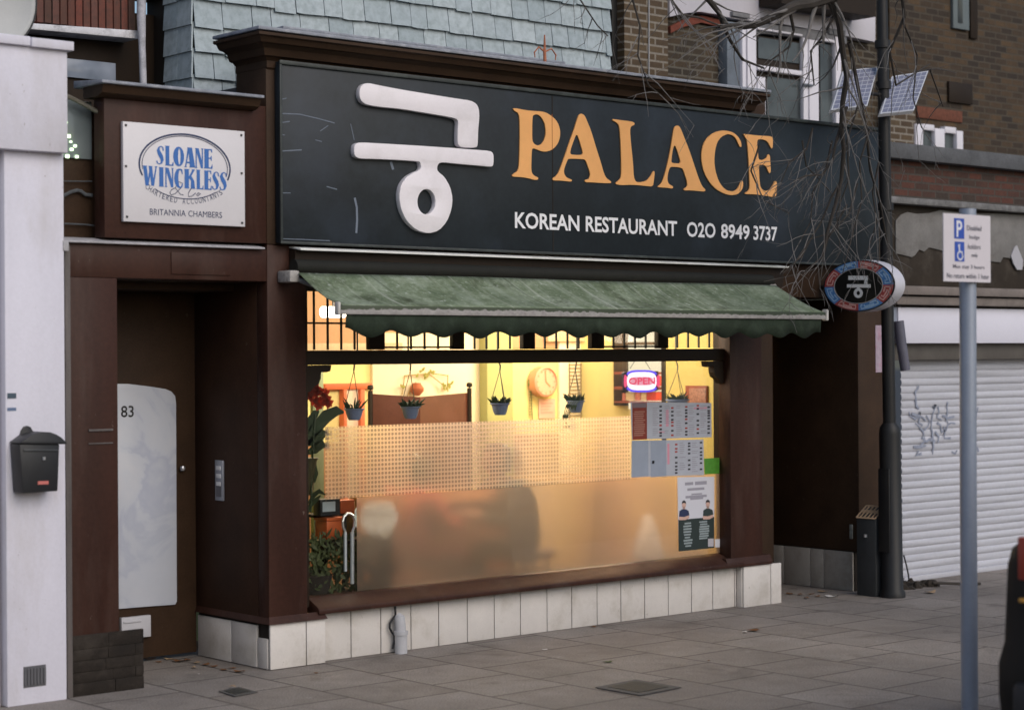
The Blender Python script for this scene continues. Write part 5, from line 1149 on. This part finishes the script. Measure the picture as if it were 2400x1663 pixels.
marks(t, 'menu_text', GREYINK, lines); marks(t, 'menu_bar', PINK, [(*mc(790,905), *mc(830,1270)), (*mc(520,1210), *mc(560,1260))], PY-.0003)
t = sheet('green_card', 'small square green card at the right edge of the window', 'card', [mc(1445,1170), mc(1735,1155), mc(1738,1435), mc(1455,1452)], M('green_print', (.08, .27, .03), .5, .35, 40, 0))
pc = lambda x, y: (1560+x/7.256, 1090+y/7.256)
t = sheet('poster', 'white and black poster showing two people with folded arms, at window lower right', 'poster', [pc(200,200), pc(830,190), pc(826,1390), pc(222,1440)], M('poster_white', (.62, .62, .68), .5, .04, 10, 0))
marks(t, 'dark_panel', flat('poster_dark', (.022, .035, .033)), [(*pc(218,925), *pc(828,1400))], PY-.0005)
tx = [(*pc(330,290), *pc(470,330)), (*pc(500,275), *pc(700,320)), (*pc(370,390), *pc(660,412)), (*pc(440,480), *pc(620,492)), (*pc(340,520), *pc(700,534)), (*pc(420,556), *pc(640,570))]
marks(t, 'poster_text', GREYINK, tx)
tx = [(*pc(300+random.uniform(0, 40), 975+i*48), *pc(440+random.uniform(-30, 20), 992+i*48)) for i in range(9)] + [(*pc(570+random.uniform(0, 20), 950+i*40), *pc(760+random.uniform(-60, 20), 964+i*40)) for i in range(8)]
marks(t, 'panel_text', flat('panel_text_pale', (.28, .33, .34)), tx, PY-.0012)
def fig(cx, top, cloth):
    P = lambda pts: [Vector((at(*pc(x, y), PY-.001).x, PY-.001, at(*pc(x, y), PY-.001).z)) for x, y in pts]
    e = (0, -.0004, 0)
    mb = MB(); mb.prism(P([(cx+34*math.cos(k*.42), top+85+55*math.sin(k*.42)) for k in range(15)]), e); mb.prism(P([(cx-16,top+120),(cx+16,top+120),(cx+20,top+165),(cx-20,top+165)]), e)
    mb.prism(P([(cx-80,top+270),(cx+85,top+250),(cx+92,top+300),(cx+30,top+335),(cx-75,top+340),(cx-88,top+310)]), e); mb.build('printed_skin', M('printed_skin', (.62, .40, .33), .6), t)
    mb = MB(); mb.prism(P([(cx-38,top+70),(cx-30,top+22),(cx,top),(cx+30,top+22),(cx+38,top+70),(cx+22,top+48),(cx-22,top+48)]), (0, -.0007, 0)); mb.build('printed_hair', INK, t)
    mb = MB(); mb.prism(P([(cx-24,top+152),(cx+24,top+152),(cx+78,top+180),(cx+92,top+255),(cx,top+285),(cx-82,top+280),(cx-76,top+185)]), (0, -.0009, 0)); mb.build('printed_shirt', cloth, t)
fig(312, 590, flat('shirt_navy', (.025, .035, .09))); fig(718, 578, flat('shirt_black_green', (.03, .045, .045)))
sheet('sticker_card', 'tiny white card beside the lower right of the poster', 'card', [pc(840,1255), pc(922,1250), pc(922,1390), pc(840,1392)], PAPER)
sheet('sticker_card', 'tiny white printed square on the poster\'s lower right corner', 'card', [pc(722,1245), pc(818,1242), pc(818,1378), pc(722,1380)], M('printed_card', (.5, .48, .52), .6, .5, 300, 0), PY-.0016)
t = sheet('notice_paper', 'pink paper notice on the back wall below the round clock', 'paper', [(1263,934), (1301,934), (1301,980), (1263,980)], M('pink_paper', (.80, .50, .42), .7), YW-.012)
marks(t, 'notice_text', flat('notice_red', (.6, .3, .25)), [(1268, 944+i*7, 1296-(i % 3)*4, 946+i*7) for i in range(4)], YW-.0135)

# OPEN sign
OPS = thing('open_sign', (0, 0, 0), 'glowing pink and blue OPEN sign hanging inside the window', 'sign'); yo = .30
oc = lambda x, y, yy=yo: Vector((at(1400+x/5.76, 700+y/5.76, yy).x, yy, at(1400+x/5.76, 700+y/5.76, yy).z))
OPS.location = oc(600, 1250)
MB().prism([oc(352,1000), oc(380,985), oc(828,975), oc(832,1225), oc(800,1245), oc(365,1235)], (0, .02, 0)).build('casing', flat('casing_dark', (.03, .02, .04)), OPS, .004)
c_ = (600, 1110)
def orib(mb, rx_, ry_, a0, a1, wd, y):
    mb.ribbon([oc(c_[0]+rx_*math.copysign(abs(math.cos(RAD(a)))**.55, math.cos(RAD(a))), c_[1]-ry_*math.copysign(abs(math.sin(RAD(a)))**.55, math.sin(RAD(a))), y) for a in [a0+(a1-a0)*i/30 for i in range(31)]], wd, (0, -.002, 0))
mb = MB(); orib(mb, 175, 90, 0, 360, .030, yo-.006); mb.build('white_tube', emit('neon_white', (1.0, .80, .92), 1.7), OPS)
mb = MB(); orib(mb, 205, 122, 28, 152, .026, yo-.004); orib(mb, 205, 122, 208, 332, .026, yo-.004); mb.build('blue_tube', emit('neon_blue', (.16, .10, 1.0), 1.2), OPS)
mb = MB(); orib(mb, 222, 118, -24, 24, .026, yo-.003); orib(mb, 222, 118, 156, 204, .026, yo-.003); mb.build('red_tube', emit('neon_red', (1.0, .08, .22), 1.1), OPS)
MB().prism([oc(440,1040,yo-.002), oc(760,1036,yo-.002), oc(762,1180,yo-.002), oc(440,1184,yo-.002)], (0, .001, 0)).build('pink_glow_panel', emit('neon_pink', (1.0, .42, .55), 1.0), OPS)
mb = MB()
A, B = oc(425, 1160, yo-.01), oc(780, 1156, yo-.01); text(mb, 'OPEN', A, (B.x-A.x, 0, 0), (0, 0, oc(600, 1060, yo).z-A.z), .03)
mb.build('lettering', emit('neon_letter', (1.0, .06, .16), 1.0), OPS)
mb = MB()
for p0, p1 in (((440,940),(530,845)), ((715,950),(620,845))): mb.tube([oc(*p0), oc(*p1)+Vector((0, 0, .02))], .002, 5)
mb.build('hanging_wire', BLACKPLASTIC, OPS)

# hanging baskets
def glow_mat(name, c):
    t = NT(name); d = t.n('ShaderNodeBsdfDiffuse'); d.inputs[0].default_value = (*c, 1); tl = t.n('ShaderNodeBsdfTranslucent'); tl.inputs[0].default_value = (*c, 1)
    m = t.n('ShaderNodeMixShader'); m.inputs[0].default_value = .8; t.l(d.outputs[0], m.inputs[1]); t.l(tl.outputs[0], m.inputs[2]); t.l(m.outputs[0], t.out.inputs[0]); return t.m
POTB = M('basket_blue_grey', (.20, .25, .42), .5, .2, 20, .05); LEAFG = M('plant_leaf_dark', (.030, .055, .018), .6, .4, 20, .1)
def blade(mb, pts, wd):
    n = len(pts); mb.ribbon(pts, [wd*math.sin(math.pi*(.12+.83*i/(n-1)))+.0008 for i in range(n)], (0, .0015, 0))
def basket(cx, top, bot, wdt, hook, label, style, yb=.36):
    c = at(cx, top, yb); zb_ = at(cx, bot, yb).z; R = (at(cx+wdt/2, top, yb).x - at(cx-wdt/2, top, yb).x)/2*.80; H = c.z-zb_
    t = thing('hanging_basket', (c.x, yb, zb_), label, 'hanging basket', 'hanging baskets inside the window')
    MB().lathe([(0, 0), (R*.55, 0), (R*.72, H*.25), (R*.92, H*.85), (R*1.06, H*.9), (R*1.08, H), (R*.95, H), (R*.9, H*.86), (0, H*.86)], (c.x, yb, zb_), 20).build('pot', POTB, t, smooth=True)
    hk = at(hook, 848, yb); ap = Vector((c.x, yb, min(c.z+.30, at(cx, 868, yb).z)))
    mb = MB()
    for k in range(3): a = 2.1*k+.4; mb.tube([ap, (c.x+R*math.cos(a), yb+R*math.sin(a), c.z)], .0022, 5)
    mb.build('wire', flat('wire_grey', (.16, .14, .10)), t)
    MB().tube([ap, ap+Vector((.004, 0, .03)), (hk.x, yb, ap.z+.07), (hk.x, yb, 1.80)], .0055, 6).build('hook', flat('hook_grey', (.14, .14, .13)), t)
    mb = MB(); rr = random.Random(int(cx))
    for k in range(90 if style != 2 else 22):
        a = rr.uniform(0, 6.28); r0 = R*rr.uniform(0, .8); b0 = Vector((c.x+r0*math.cos(a), yb+r0*math.sin(a), zb_+H*.86)); L = rr.uniform(.03, .075) if style != 2 else rr.uniform(.04, .10)
        d = Vector((math.cos(a)*rr.uniform(.2, .9), math.sin(a)*.5, rr.uniform(.5, 1)))
        blade(mb, [b0, b0+d*L*.5, b0+d*L+Vector((0, 0, -.012))], .014)
    if style == 3:
        for k in range(5):
            s = Vector((c.x-R*.9, yb-.02*k, c.z)); pts = [s, s+Vector((-.03, 0, -.03)), s+Vector((-.05-.01*k, 0, -.09)), s+Vector((-.04-.012*k, 0, -.15))]
            mb.tube(pts, .0025, 5)
            for q_ in pts[1:]:
                for _ in range(3): d = Vector((rr.uniform(-1, 1), rr.uniform(-.3, .3), rr.uniform(-1, .4)))*.03; blade(mb, [q_, q_+d*.5, q_+d], .016)
    mb.build('plant', LEAFG, t)
basket(830, 957, 984, 46, 838, 'blue hanging basket with sparse upright stems, in front of the red door frame', 2)
basket(962, 952, 981, 44, 957, 'blue hanging basket with low trailing plant, in front of the brown screen', 1)
basket(1172, 944, 972, 42, 1166, 'blue hanging basket with a small round plant, in front of the olive column', 1)
basket(1349, 938, 966, 38, 1352, 'blue hanging basket with leaves trailing on its left, right of the clock', 3)
basket(1588, 935, 972, 46, 1584, 'blue hanging basket partly hidden behind the menu sheets', 1)
# screen, clock, wall hangings
SCRY = 2.1
FS = thing('folding_screen', (at(980, 985, SCRY).x, SCRY, .05), 'red brown folding screen with dark end posts in the dining room', 'screen')
a, m_, b = at(866, 922, SCRY), at(985, 930, SCRY-.25), at(1098, 920, SCRY)
SCM = M('screen_red_brown', (.10, .026, .012), .6, .25, 5, .1, dirt=(.15, .06, .05), dirt_amt=.5)
for p0, p1 in ((a, m_), (m_, b)):
    MB().prism([Vector((p0.x, p0.y, .08)), Vector((p1.x, p1.y, .08)), Vector((p1.x, p1.y, p1.z)), Vector((p0.x, p0.y, p0.z))], (0, .02, 0)).build('panel', SCM, FS)
for p, ht in ((a, at(866, 908, SCRY).z), (b, at(1100, 902, SCRY).z)):
    mb = MB(); mb.tube([(p.x, p.y-.01, .05), (p.x, p.y-.01, ht-.02)], .016, 8); mb.lathe([(0, -.02), (.02, -.01), (.022, 0), (.018, .015), (0, .02)], (p.x, p.y-.01, ht), 10); mb.build('post', BLACKWOOD, FS, smooth=True)
ck = at(1273, 894, YW-.06); r_ck = (at(1299, 894, YW).x - at(1247, 894, YW).x)/2
CK = thing('wall_clock', (ck.x, YW-.06, ck.z-r_ck), 'large round peach wall clock on the yellow back wall', 'clock')
CKM = M('clock_peach', (.72, .34, .22), .5, .06, 10)
mb = MB(); mb.lathe([(0, -.04), (r_ck*1.0, -.04), (r_ck*1.02, .04), (r_ck*.9, .05), (r_ck*.86, .03), (0, .03)], (0, 0, 0), 36); mb.v = [Vector((p.x+ck.x, YW-.055-p.z, p.y+ck.z)) for p in mb.v]; mb.build('case', CKM, CK, smooth=True)
mb = MB(); mb.lathe([(0, 0), (r_ck*.86, 0), (r_ck*.86, .004), (0, .004)], (0, 0, 0), 36); mb.v = [Vector((p.x+ck.x, YW-.0865-p.z, p.y+ck.z)) for p in mb.v]; mb.build('dial', M('dial_peach', (.80, .43, .30), .5, .05, 10), CK)
mb = MB()
for ang, L in ((-40, .5), (95, .75)): mb.ribbon([(ck.x, YW-.094, ck.z), (ck.x+r_ck*L*math.cos(RAD(ang)), YW-.094, ck.z+r_ck*L*math.sin(RAD(ang)))], .010, (0, -.001, 0))
for k in range(12): a_ = k*math.pi/6; mb.ribbon([(ck.x+r_ck*.7*math.cos(a_), YW-.093, ck.z+r_ck*.7*math.sin(a_)), (ck.x+r_ck*.8*math.cos(a_), YW-.093, ck.z+r_ck*.8*math.sin(a_))], .008, (0, -.001, 0))
mb.build('hand', flat('hand_brown', (.45, .24, .12)), CK)
TH = thing('wall_scroll', at(1245, 985, YW-.02), 'thin dark vertical scale hanging left of the clock', 'wall hanging')
mb = MB(); p0, p1 = at(1243, 890, YW-.02), at(1248, 984, YW-.02); mb.tube([p0, p1], .004, 6)
for i in range(9): z = p0.z+(p1.z-p0.z)*(.3+.07*i); mb.box(p0.x-.012, p0.x+.02, YW-.024, YW-.016, z-.002, z+.002)
mb.build('scale', flat('scale_dark', (.10, .12, .05)), TH); rp('leaf_tag', M('tag_green', (.14, .25, .06)), TH, (1240, 888, 1247, 904), YW-.03, .012)
HG = thing('wall_ladder', at(1345, 985, YW-.05), 'pale wall hanging with thin dark rungs right of the clock', 'wall hanging')
mb = MB()
for i in range(15): r_ = rect(1335, 853+i*8.5, 1364-(i % 3), 854.5+i*8.5, YW-.045); mb.box(r_[0], r_[1], YW-.045, YW-.04, r_[2], r_[3])
for x in (1336, 1363): r_ = rect(x-.6, 850, x+.6, 980, YW-.05); mb.box(r_[0], r_[1], YW-.05, YW-.039, r_[2], r_[3])
mb.build('rung', flat('rung_brown', (.22, .15, .08)), HG)
TWG = thing('twig_hanging', at(1000, 925, YW-.06), 'thin twig frame with small leaves and a red oval jar on the cream wall', 'wall hanging')
yt_ = YW-.06; mb = MB()
for pts in ([(948,880),(985,877),(1010,874),(1050,880)], [(1050,878),(1049,900),(1050,918)], [(948,880),(946,900),(942,925)], [(1005,876),(1030,895),(1042,905)], [(975,895),(962,910),(955,928)]): mb.tube([q(x, y, yt_) for x, y in pts], .004, 5)
mb.build('twig', flat('twig_ochre', (.36, .24, .08)), TWG)
mb = MB()
for x, y in ((988,870),(1004,876),(1012,872),(996,880),(1055,902),(1050,906),(944,908),(1040,906),(976,884)):
    p = q(x, y, yt_-.01)
    for _ in range(3): d = Vector((random.uniform(-1, 1), random.uniform(-.2, .2), random.uniform(-1, 1)))*.035; blade(mb, [p, p+d*.5, p+d], .022)
mb.build('leaves', M('twig_leaf_olive', (.30, .28, .06), .7), TWG)
jc = q(977, 927, yt_-.02); jh = q(977, 897, yt_).z-jc.z; MB().lathe([(0, 0), (.02, 0), (.05, jh*.35), (.052, jh*.6), (.03, jh*.95), (.032, jh)], jc, 16).build('jar', M('jar_terracotta', (.45, .13, .06), .5), TWG, smooth=True)
PC = thing('wall_picture', atx(1635, 943, 3.77), 'ornate framed picture on the mustard lobby wall at the right', 'picture')
def rxx(name, mat, p, x, d): a, b = atx(p[0], p[1], x), atx(p[2], p[3], x); return box(name, mat, PC, x-d, x-.0005, min(a.y, b.y), max(a.y, b.y), min(a.z, b.z), max(a.z, b.z), .002)
rxx('frame', M('frame_red_brown', (.30, .07, .03), .5, .3, 30), (1611, 903, 1661, 950), 3.774, .02); rxx('print', M('ornate_print', (.42, .20, .14), .5, .7, 60), (1616, 909, 1655, 945), 3.753, .003)

# plants and things standing on the inner sill at the left
rp('inner_sill', DARKBROWN, RB, (724, 1402, 730, 1408), .9, .01) if False else box('inner_sill', DARKBROWN, RB, .273, 3.50, .165, .42, .28, .335)
LF1 = M('big_leaf_dark', (.022, .040, .014), .45, .3, 10, .1); LF2 = M('foliage_olive', (.050, .062, .020), .6, .5, 20, .2)
FP = thing('flowering_plant', (at(735, 1160, .26).x, .26, .335), 'tall potted plant with red flowers and long strap leaves at the left of the window', 'plant')
yp = .24; mb = MB()
for pts, wd in (([(720,1040),(735,1010),(765,975),(790,962),(806,966)], .075), ([(722,1040),(740,1030),(758,1015),(768,1012)], .06), ([(722,1060),(738,1052),(756,1040),(766,1045)], .055), ([(724,1180),(735,1160),(748,1150),(765,1160)], .03), ([(722,1010),(728,985),(740,968),(748,962)], .05), ([(722,1200),(730,1180),(742,1170),(752,1160)], .03), ([(725,1075),(735,1090),(740,1110),(738,1130)], .04)):
    n_ = len(pts); mb.ribbon([q(x, y, yp) for x, y in pts], [wd*math.sin(math.pi*(.15+.80*i/(n_-1))) for i in range(n_)], (0, .003, 0))
mb.tube([q(728, 1200, yp), q(732, 1080, yp), q(738, 970, yp)], .006, 6); mb.build('leaves', LF1, FP)
mb = MB()
for x, y in ((728,912),(738,908),(733,922),(752,918),(762,922),(768,935),(745,935),(757,940),(735,938),(748,950),(771,945),(742,915),(726,926)):
    p = q(x, y, yp-.01)
    for k in range(5): a_ = k*1.26+random.random(); d = Vector((math.cos(a_), random.uniform(-.4, .4), math.sin(a_)))*.032; blade(mb, [p, p+d*.5, p+d], .026)
mb.build('flowers', glow_mat('flower_red', (.48, .13, .085)), FP)
pz = q(730, 1160, yp); mb = MB(); h_ = q(730, 1078, yp).z-pz.z; mb.lathe([(0, 0), (.045, 0), (.07, h_), (.078, h_), (.078, h_*1.06), (0, h_*1.06)], (q(726, 1160, yp).x, yp+.05, pz.z), 18); mb.build('pot', M('pot_dark_olive', (.05, .045, .02), .6), FP, smooth=True)
mb = MB(); mb.tube([(q(726, 1160, yp).x, yp+.05, .335), (q(726, 1160, yp).x, yp+.05, pz.z)], .012, 8); mb.build('stand', BLACKIRON, FP)
BU = thing('leafy_plant', (at(745, 1400, .22).x, .22, .335), 'low dark green bushy plant behind the bottom left corner of the glass', 'plant')
mb = MB(); rr = random.Random(3)
for _ in range(900):
    px_, py_ = (rr.uniform(720, 800) if rr.random() < .45 else rr.uniform(790, 900)), rr.uniform(1255, 1400); p = q(px_, py_, rr.uniform(.17, .34)); a_ = rr.uniform(0, 6.28); d = Vector((math.cos(a_), rr.uniform(-.5, .5), math.sin(a_)+.3))*rr.uniform(.025, .05); blade(mb, [p, p+d*.5, p+d], rr.uniform(.012, .022))
mb.build('foliage', LF2, BU)
MB().lathe([(0, 0), (.09, 0), (.11, .1), (0, .1)], (BU.location.x, .27, .335), 16).build('pot', SOILDARK, BU, smooth=True)
CLK = thing('desk_clock', q(775, 1206, .23), 'small dark desk clock with a pale display at the left of the window', 'clock')
r_ = rect(751, 1170, 798, 1206, .23); box('casing', BLACKPLASTIC, CLK, r_[0], r_[1], .23, .30, r_[2], r_[3], .006); r_ = rect(756, 1176, 786, 1197, .228); box('display', flat('display_pale', (.46, .52, .58), .3), CLK, r_[0], r_[1], .227, .2295, r_[2], r_[3])
OB = thing('orange_box', q(783, 1262, .25), 'orange plastic box below the desk clock', 'box')
r_ = rect(766, 1213, 803, 1262, .25); ORG = M('orange_plastic', (.55, .11, .025), .45, .2, 10); box('body', ORG, OB, r_[0], r_[1], .25, .36, r_[2], r_[3]-.02, .004); box('lid', ORG, OB, r_[0]-.006, r_[1]+.006, .244, .366, r_[3]-.019, r_[3], .004)
OB2 = thing('orange_box', q(815, 1210, .3), 'orange plastic box upright behind the tongs at the edge of the frosted film', 'box'); r_ = rect(798, 1172, 832, 1205, .30); box('body', ORG, OB2, r_[0], r_[1], .30, .36, r_[2], r_[3], .004)
st = MB(); st.box(at(760,1210,.26).x, at(905,1210,.26).x, .25, .40, q(783,1268,.25).z-.02, q(783,1268,.25).z); st.box(at(763,1210,.26).x, at(767,1210,.26).x, .26, .39, .335, q(783,1268,.25).z-.02); st.box(at(898,1210,.26).x, at(902,1210,.26).x, .26, .39, .335, q(783,1268,.25).z-.02)
s_o = st.build('plant_stand', BLACKWOOD, None, .003); single(s_o, (at(795, 1210, .26).x, .32, .335)); tag(s_o, 'dark little shelf stand carrying the orange box and pale pot behind the glass', 'stand')
s2 = MB(); zz_ = q(775, 1206, .23).z; s2.box(at(745,1210,.26).x, at(838,1210,.26).x, .30, .42, zz_-.016, zz_); 
for xx_ in (748, 835): s2.box(at(xx_,1210,.3).x-.008, at(xx_,1210,.3).x+.008, .40, .42, .335, zz_-.016)
s_o = s2.build('plant_stand', BLACKWOOD, None, .003); single(s_o, (at(790, 1210, .26).x, .36, .335)); tag(s_o, 'narrow dark shelf carrying the desk clock behind the glass', 'stand')
TG = thing('tongs', q(816, 1390, .14), 'long silver tongs with an oval loop standing inside the glass at lower left', 'tongs')
yt_ = .15
loop = [(809,1245),(804,1235),(803,1222),(806,1210),(813,1203),(820,1203),(827,1208),(831,1220),(830,1234),(826,1245)]
MB().tube([q(x, y, yt_) for x, y in loop], .0075, 8).build('loop', STEEL, TG)
mb = MB(); mb.tube([q(809, 1246, yt_), q(809.5, 1338, yt_)], .009, 8); mb.tube([q(826, 1246, yt_), q(825.5, 1367, yt_)], .011, 8); mb.build('leg', M('silver_satin', (.55, .58, .66), .4, .1, 10, 0, metal=.3), TG)
VS = thing('white_vase', (at(1500, 1330, .34).x-.02, .34, .335), 'pale tapered vase blurred behind the frosted film at lower right', 'vase')
hv = at(1505, 1205, .34).z-.335; MB().lathe([(0, 0), (.105, 0), (.11, hv*.2), (.075, hv*.6), (.035, hv*.92), (.036, hv)], (VS.location.x, .31, .335), 20).build('body', glow_mat('thin_white_porcelain', (.93, .95, 1.0)), VS, smooth=True)
WP = thing('white_pot', (at(868, 1300, .34).x, .315, q(783,1268,.25).z), 'pale round pot blurred behind the left edge of the frosted film', 'pot')
zt_ = at(868, 1178, .31).z; zb_ = q(783,1268,.25).z; mb = MB(); H_ = zt_-zb_; mb.lathe([(0, 0), (.05, 0), (.10, H_*.35), (.115, H_*.65), (.08, H_*.97), (.07, H_), (0, H_)], (WP.location.x, .315, zb_), 20); mb.build('body', glow_mat('thin_pale_porcelain', (.74, .84, .95)), WP, smooth=True)

# diners and furniture behind the frosted film
SKIN = M('skin', (.52, .28, .19), .55, .08, 10); HAIR = M('black_hair', (.012, .010, .010), .5, .3, 40)
def skinmesh(name, chains, mat, parent, root_i=0, sub=2):
    me = bpy.data.meshes.new(name); bm = bmesh.new(); sk = bm.verts.layers.skin.verify(); idx = {}
    for ch in chains:
        prev = None
        for (p, r) in ch:
            key = tuple(round(c, 4) for c in p)
            if key not in idx:
                v = bm.verts.new(p); rr_ = r if isinstance(r, tuple) else (r, r); v[sk].radius = rr_; idx[key] = v
                if len(idx) == 1: v[sk].use_root = True
            if prev and prev is not idx[key]: bm.edges.new((prev, idx[key]))
            prev = idx[key]
    bm.to_mesh(me); bm.free(); me.materials.append(mat)
    o = bpy.data.objects.new(name, me); COL.objects.link(o); o.parent = parent
    o.modifiers.new('skin', 'SKIN').use_smooth_shade = True; s_ = o.modifiers.new('sub', 'SUBSURF'); s_.levels = sub; s_.render_levels = sub
    return o
def diner(x, y, rz, cloth, label, lean=.05):
    t = thing('person', (x, y, .05), label, 'person'); t.rotation_euler = (0, 0, rz)
    pel, ch, nk, hd, tp = (0,0,.50), (.02+lean*.6,0,.80), (.03+lean,0,.98), (.06+lean,0,1.09), (.05+lean,0,1.20)
    C = [[(pel,.13),((.01+lean*.3,0,.64),.12),(ch,(.16,.11)),((.02+lean*.9,0,.93),.09),(nk,.05),((.055+lean,0,1.05),.065),(hd,(.082,.095)),(tp,.065)], [(hd,(.082,.095)),((.155+lean,0,1.085),.016)]]
    K = [[(pel,.15),((.01+lean*.3,0,.64),.138),(ch,(.18,.128)),((.02+lean*.9,0,.93),.105),((.03+lean,0,.965),.062)]]
    for s in (-1, 1):
        hip, kn, an, toe = (.02,s*.10,.49), (.43,s*.11,.49), (.40,s*.11,.09), (.56,s*.12,.05)
        sh, el, wr, pa = (.02+lean*.8,s*.18,.90), (.14+lean,s*.25,.68), (.38+lean,s*.13,.745), (.43+lean,s*.11,.75)
        C.append([(pel,.13),(hip,.085),(kn,.06),(an,.038),(toe,.032)]); C.append([(ch,(.16,.11)),(sh,.055),(el,.04),(wr,.028),(pa,(.035,.02))])
        for k in range(4): o_ = (k-1.5)*.016; C.append([(pa,(.035,.02)),((pa[0]+.045,pa[1]+o_,pa[2]-.002),.009),((pa[0]+.075+.006*(1.5-abs(k-1.4)),pa[1]+o_*1.1,pa[2]-.016),.008),((pa[0]+.088,pa[1]+o_*1.1,pa[2]-.03),.007)])
        C.append([(pa,(.035,.02)),((pa[0]+.015,pa[1]-s*.035,pa[2]),.010),((pa[0]+.045,pa[1]-s*.045,pa[2]-.008),.008)])
        K.append([(pel,.15),(hip,.10),(kn,.073),((.405,s*.11,.14),.052)]); K.append([(ch,(.18,.128)),(sh,.072),(el,.054),((.33+lean,s*.15,.73),.042)])
    skinmesh('body', C, SKIN, t); skinmesh('clothing', K, cloth, t)
    mb = MB(); prof_ = [(.0, .125), (.05, .115), (.085, .075), (.10, .02), (.098, -.04), (.085, -.09)]
    hb = MB(); hb.lathe(list(reversed(prof_)), (0, 0, 0), 18)
    hb.v = [Vector((p.x*1.12-.018 if p.x > -.2 else p.x, p.y*.95, p.z)) for p in hb.v]
    hb.v = [Vector((min(p.x, .045 if p.z < .055 else .12)+.05+lean, p.y, p.z+1.10)) for p in hb.v]
    W = t.location.copy(); Rm = Matrix.Rotation(0, 3, 'Z'); hb.v = [v+W for v in hb.v]; hb.build('hair', HAIR, t, smooth=True)
    return t
WOOD = M('table_wood', (.30, .14, .05), .45, .25, 4, .1, stretch=(1, 6, 1))
def table(x, y, label):
    t = thing('table', (x, y, .05), label, 'table'); box('tabletop', WOOD, t, x-.35, x+.35, y-.35, y+.35, .73, .765, .006)
    for sx_ in (-.3, .3):
        for sy_ in (-.3, .3): box('leg', WOOD, t, x+sx_-.025, x+sx_+.025, y+sy_-.025, y+sy_+.025, .05, .73)
    return t
def chair(x, y, rz, label):
    t = thing('chair', (x, y, .05), label, 'chair'); t.rotation_euler = (0, 0, rz)
    box('seat', DARKBROWN, t, x-.2, x+.22, y-.2, y+.2, .40, .44, .01); box('backrest', DARKBROWN, t, x-.23, x-.19, y-.2, y+.2, .48, .70, .01)
    for sx_, h_ in ((-.19, .70), (.19, .40)):
        for sy_ in (-.17, .17): box('leg', DARKBROWN, t, x+sx_-.018, x+sx_+.018, y+sy_-.018, y+sy_+.018, .05, h_-.001 if h_ < .5 else .48)
    return t
FXX = lambda px, y: at(px, 1200, GY).x + (y-GY)*.62
xa_ = FXX(1236, .50); xb_ = FXX(965, .72)
CL1 = M('dark_green_jacket', (.012, .017, .014), .85, .3, 12, .2); CL2 = M('maroon_jumper', (.55, .11, .06), .85, .3, 12, .2)
diner(xa_, .50, math.pi*.93, CL1, 'person with black hair in dark clothes seated at the table, blurred by the film', .10).scale = (.88, .88, .85); diner(xb_, .72, -.15, CL2, 'person in a maroon top seated facing right, blurred by the film', .04).scale = (.86, .86, .82)
stool = thing('stool', (xa_+.02, .50, .05), 'round dark stool under the person in dark clothes', 'stool')
MB().lathe([(0, -.03), (.17, -.03), (.18, 0), (.17, .012), (0, .012)], (xa_+.02, .50, .43), 18).build('seat', DARKBROWN, stool, smooth=True)
for k in range(4): a_ = k*math.pi/2+.78; MB().tube([(xa_+.02+.16*math.cos(a_), .50+.16*math.sin(a_), .05), (xa_+.02+.11*math.cos(a_), .50+.11*math.sin(a_), .40)], .015, 8).build('leg', DARKBROWN, stool)
chair(xb_-.02, .72, -.15, 'dark chair under the person in the maroon top')
table((xa_+xb_)/2+.02, .90, 'wooden table between the two seated diners'); table(xa_+1.35, 1.5, 'empty wooden table to the right of the diners')
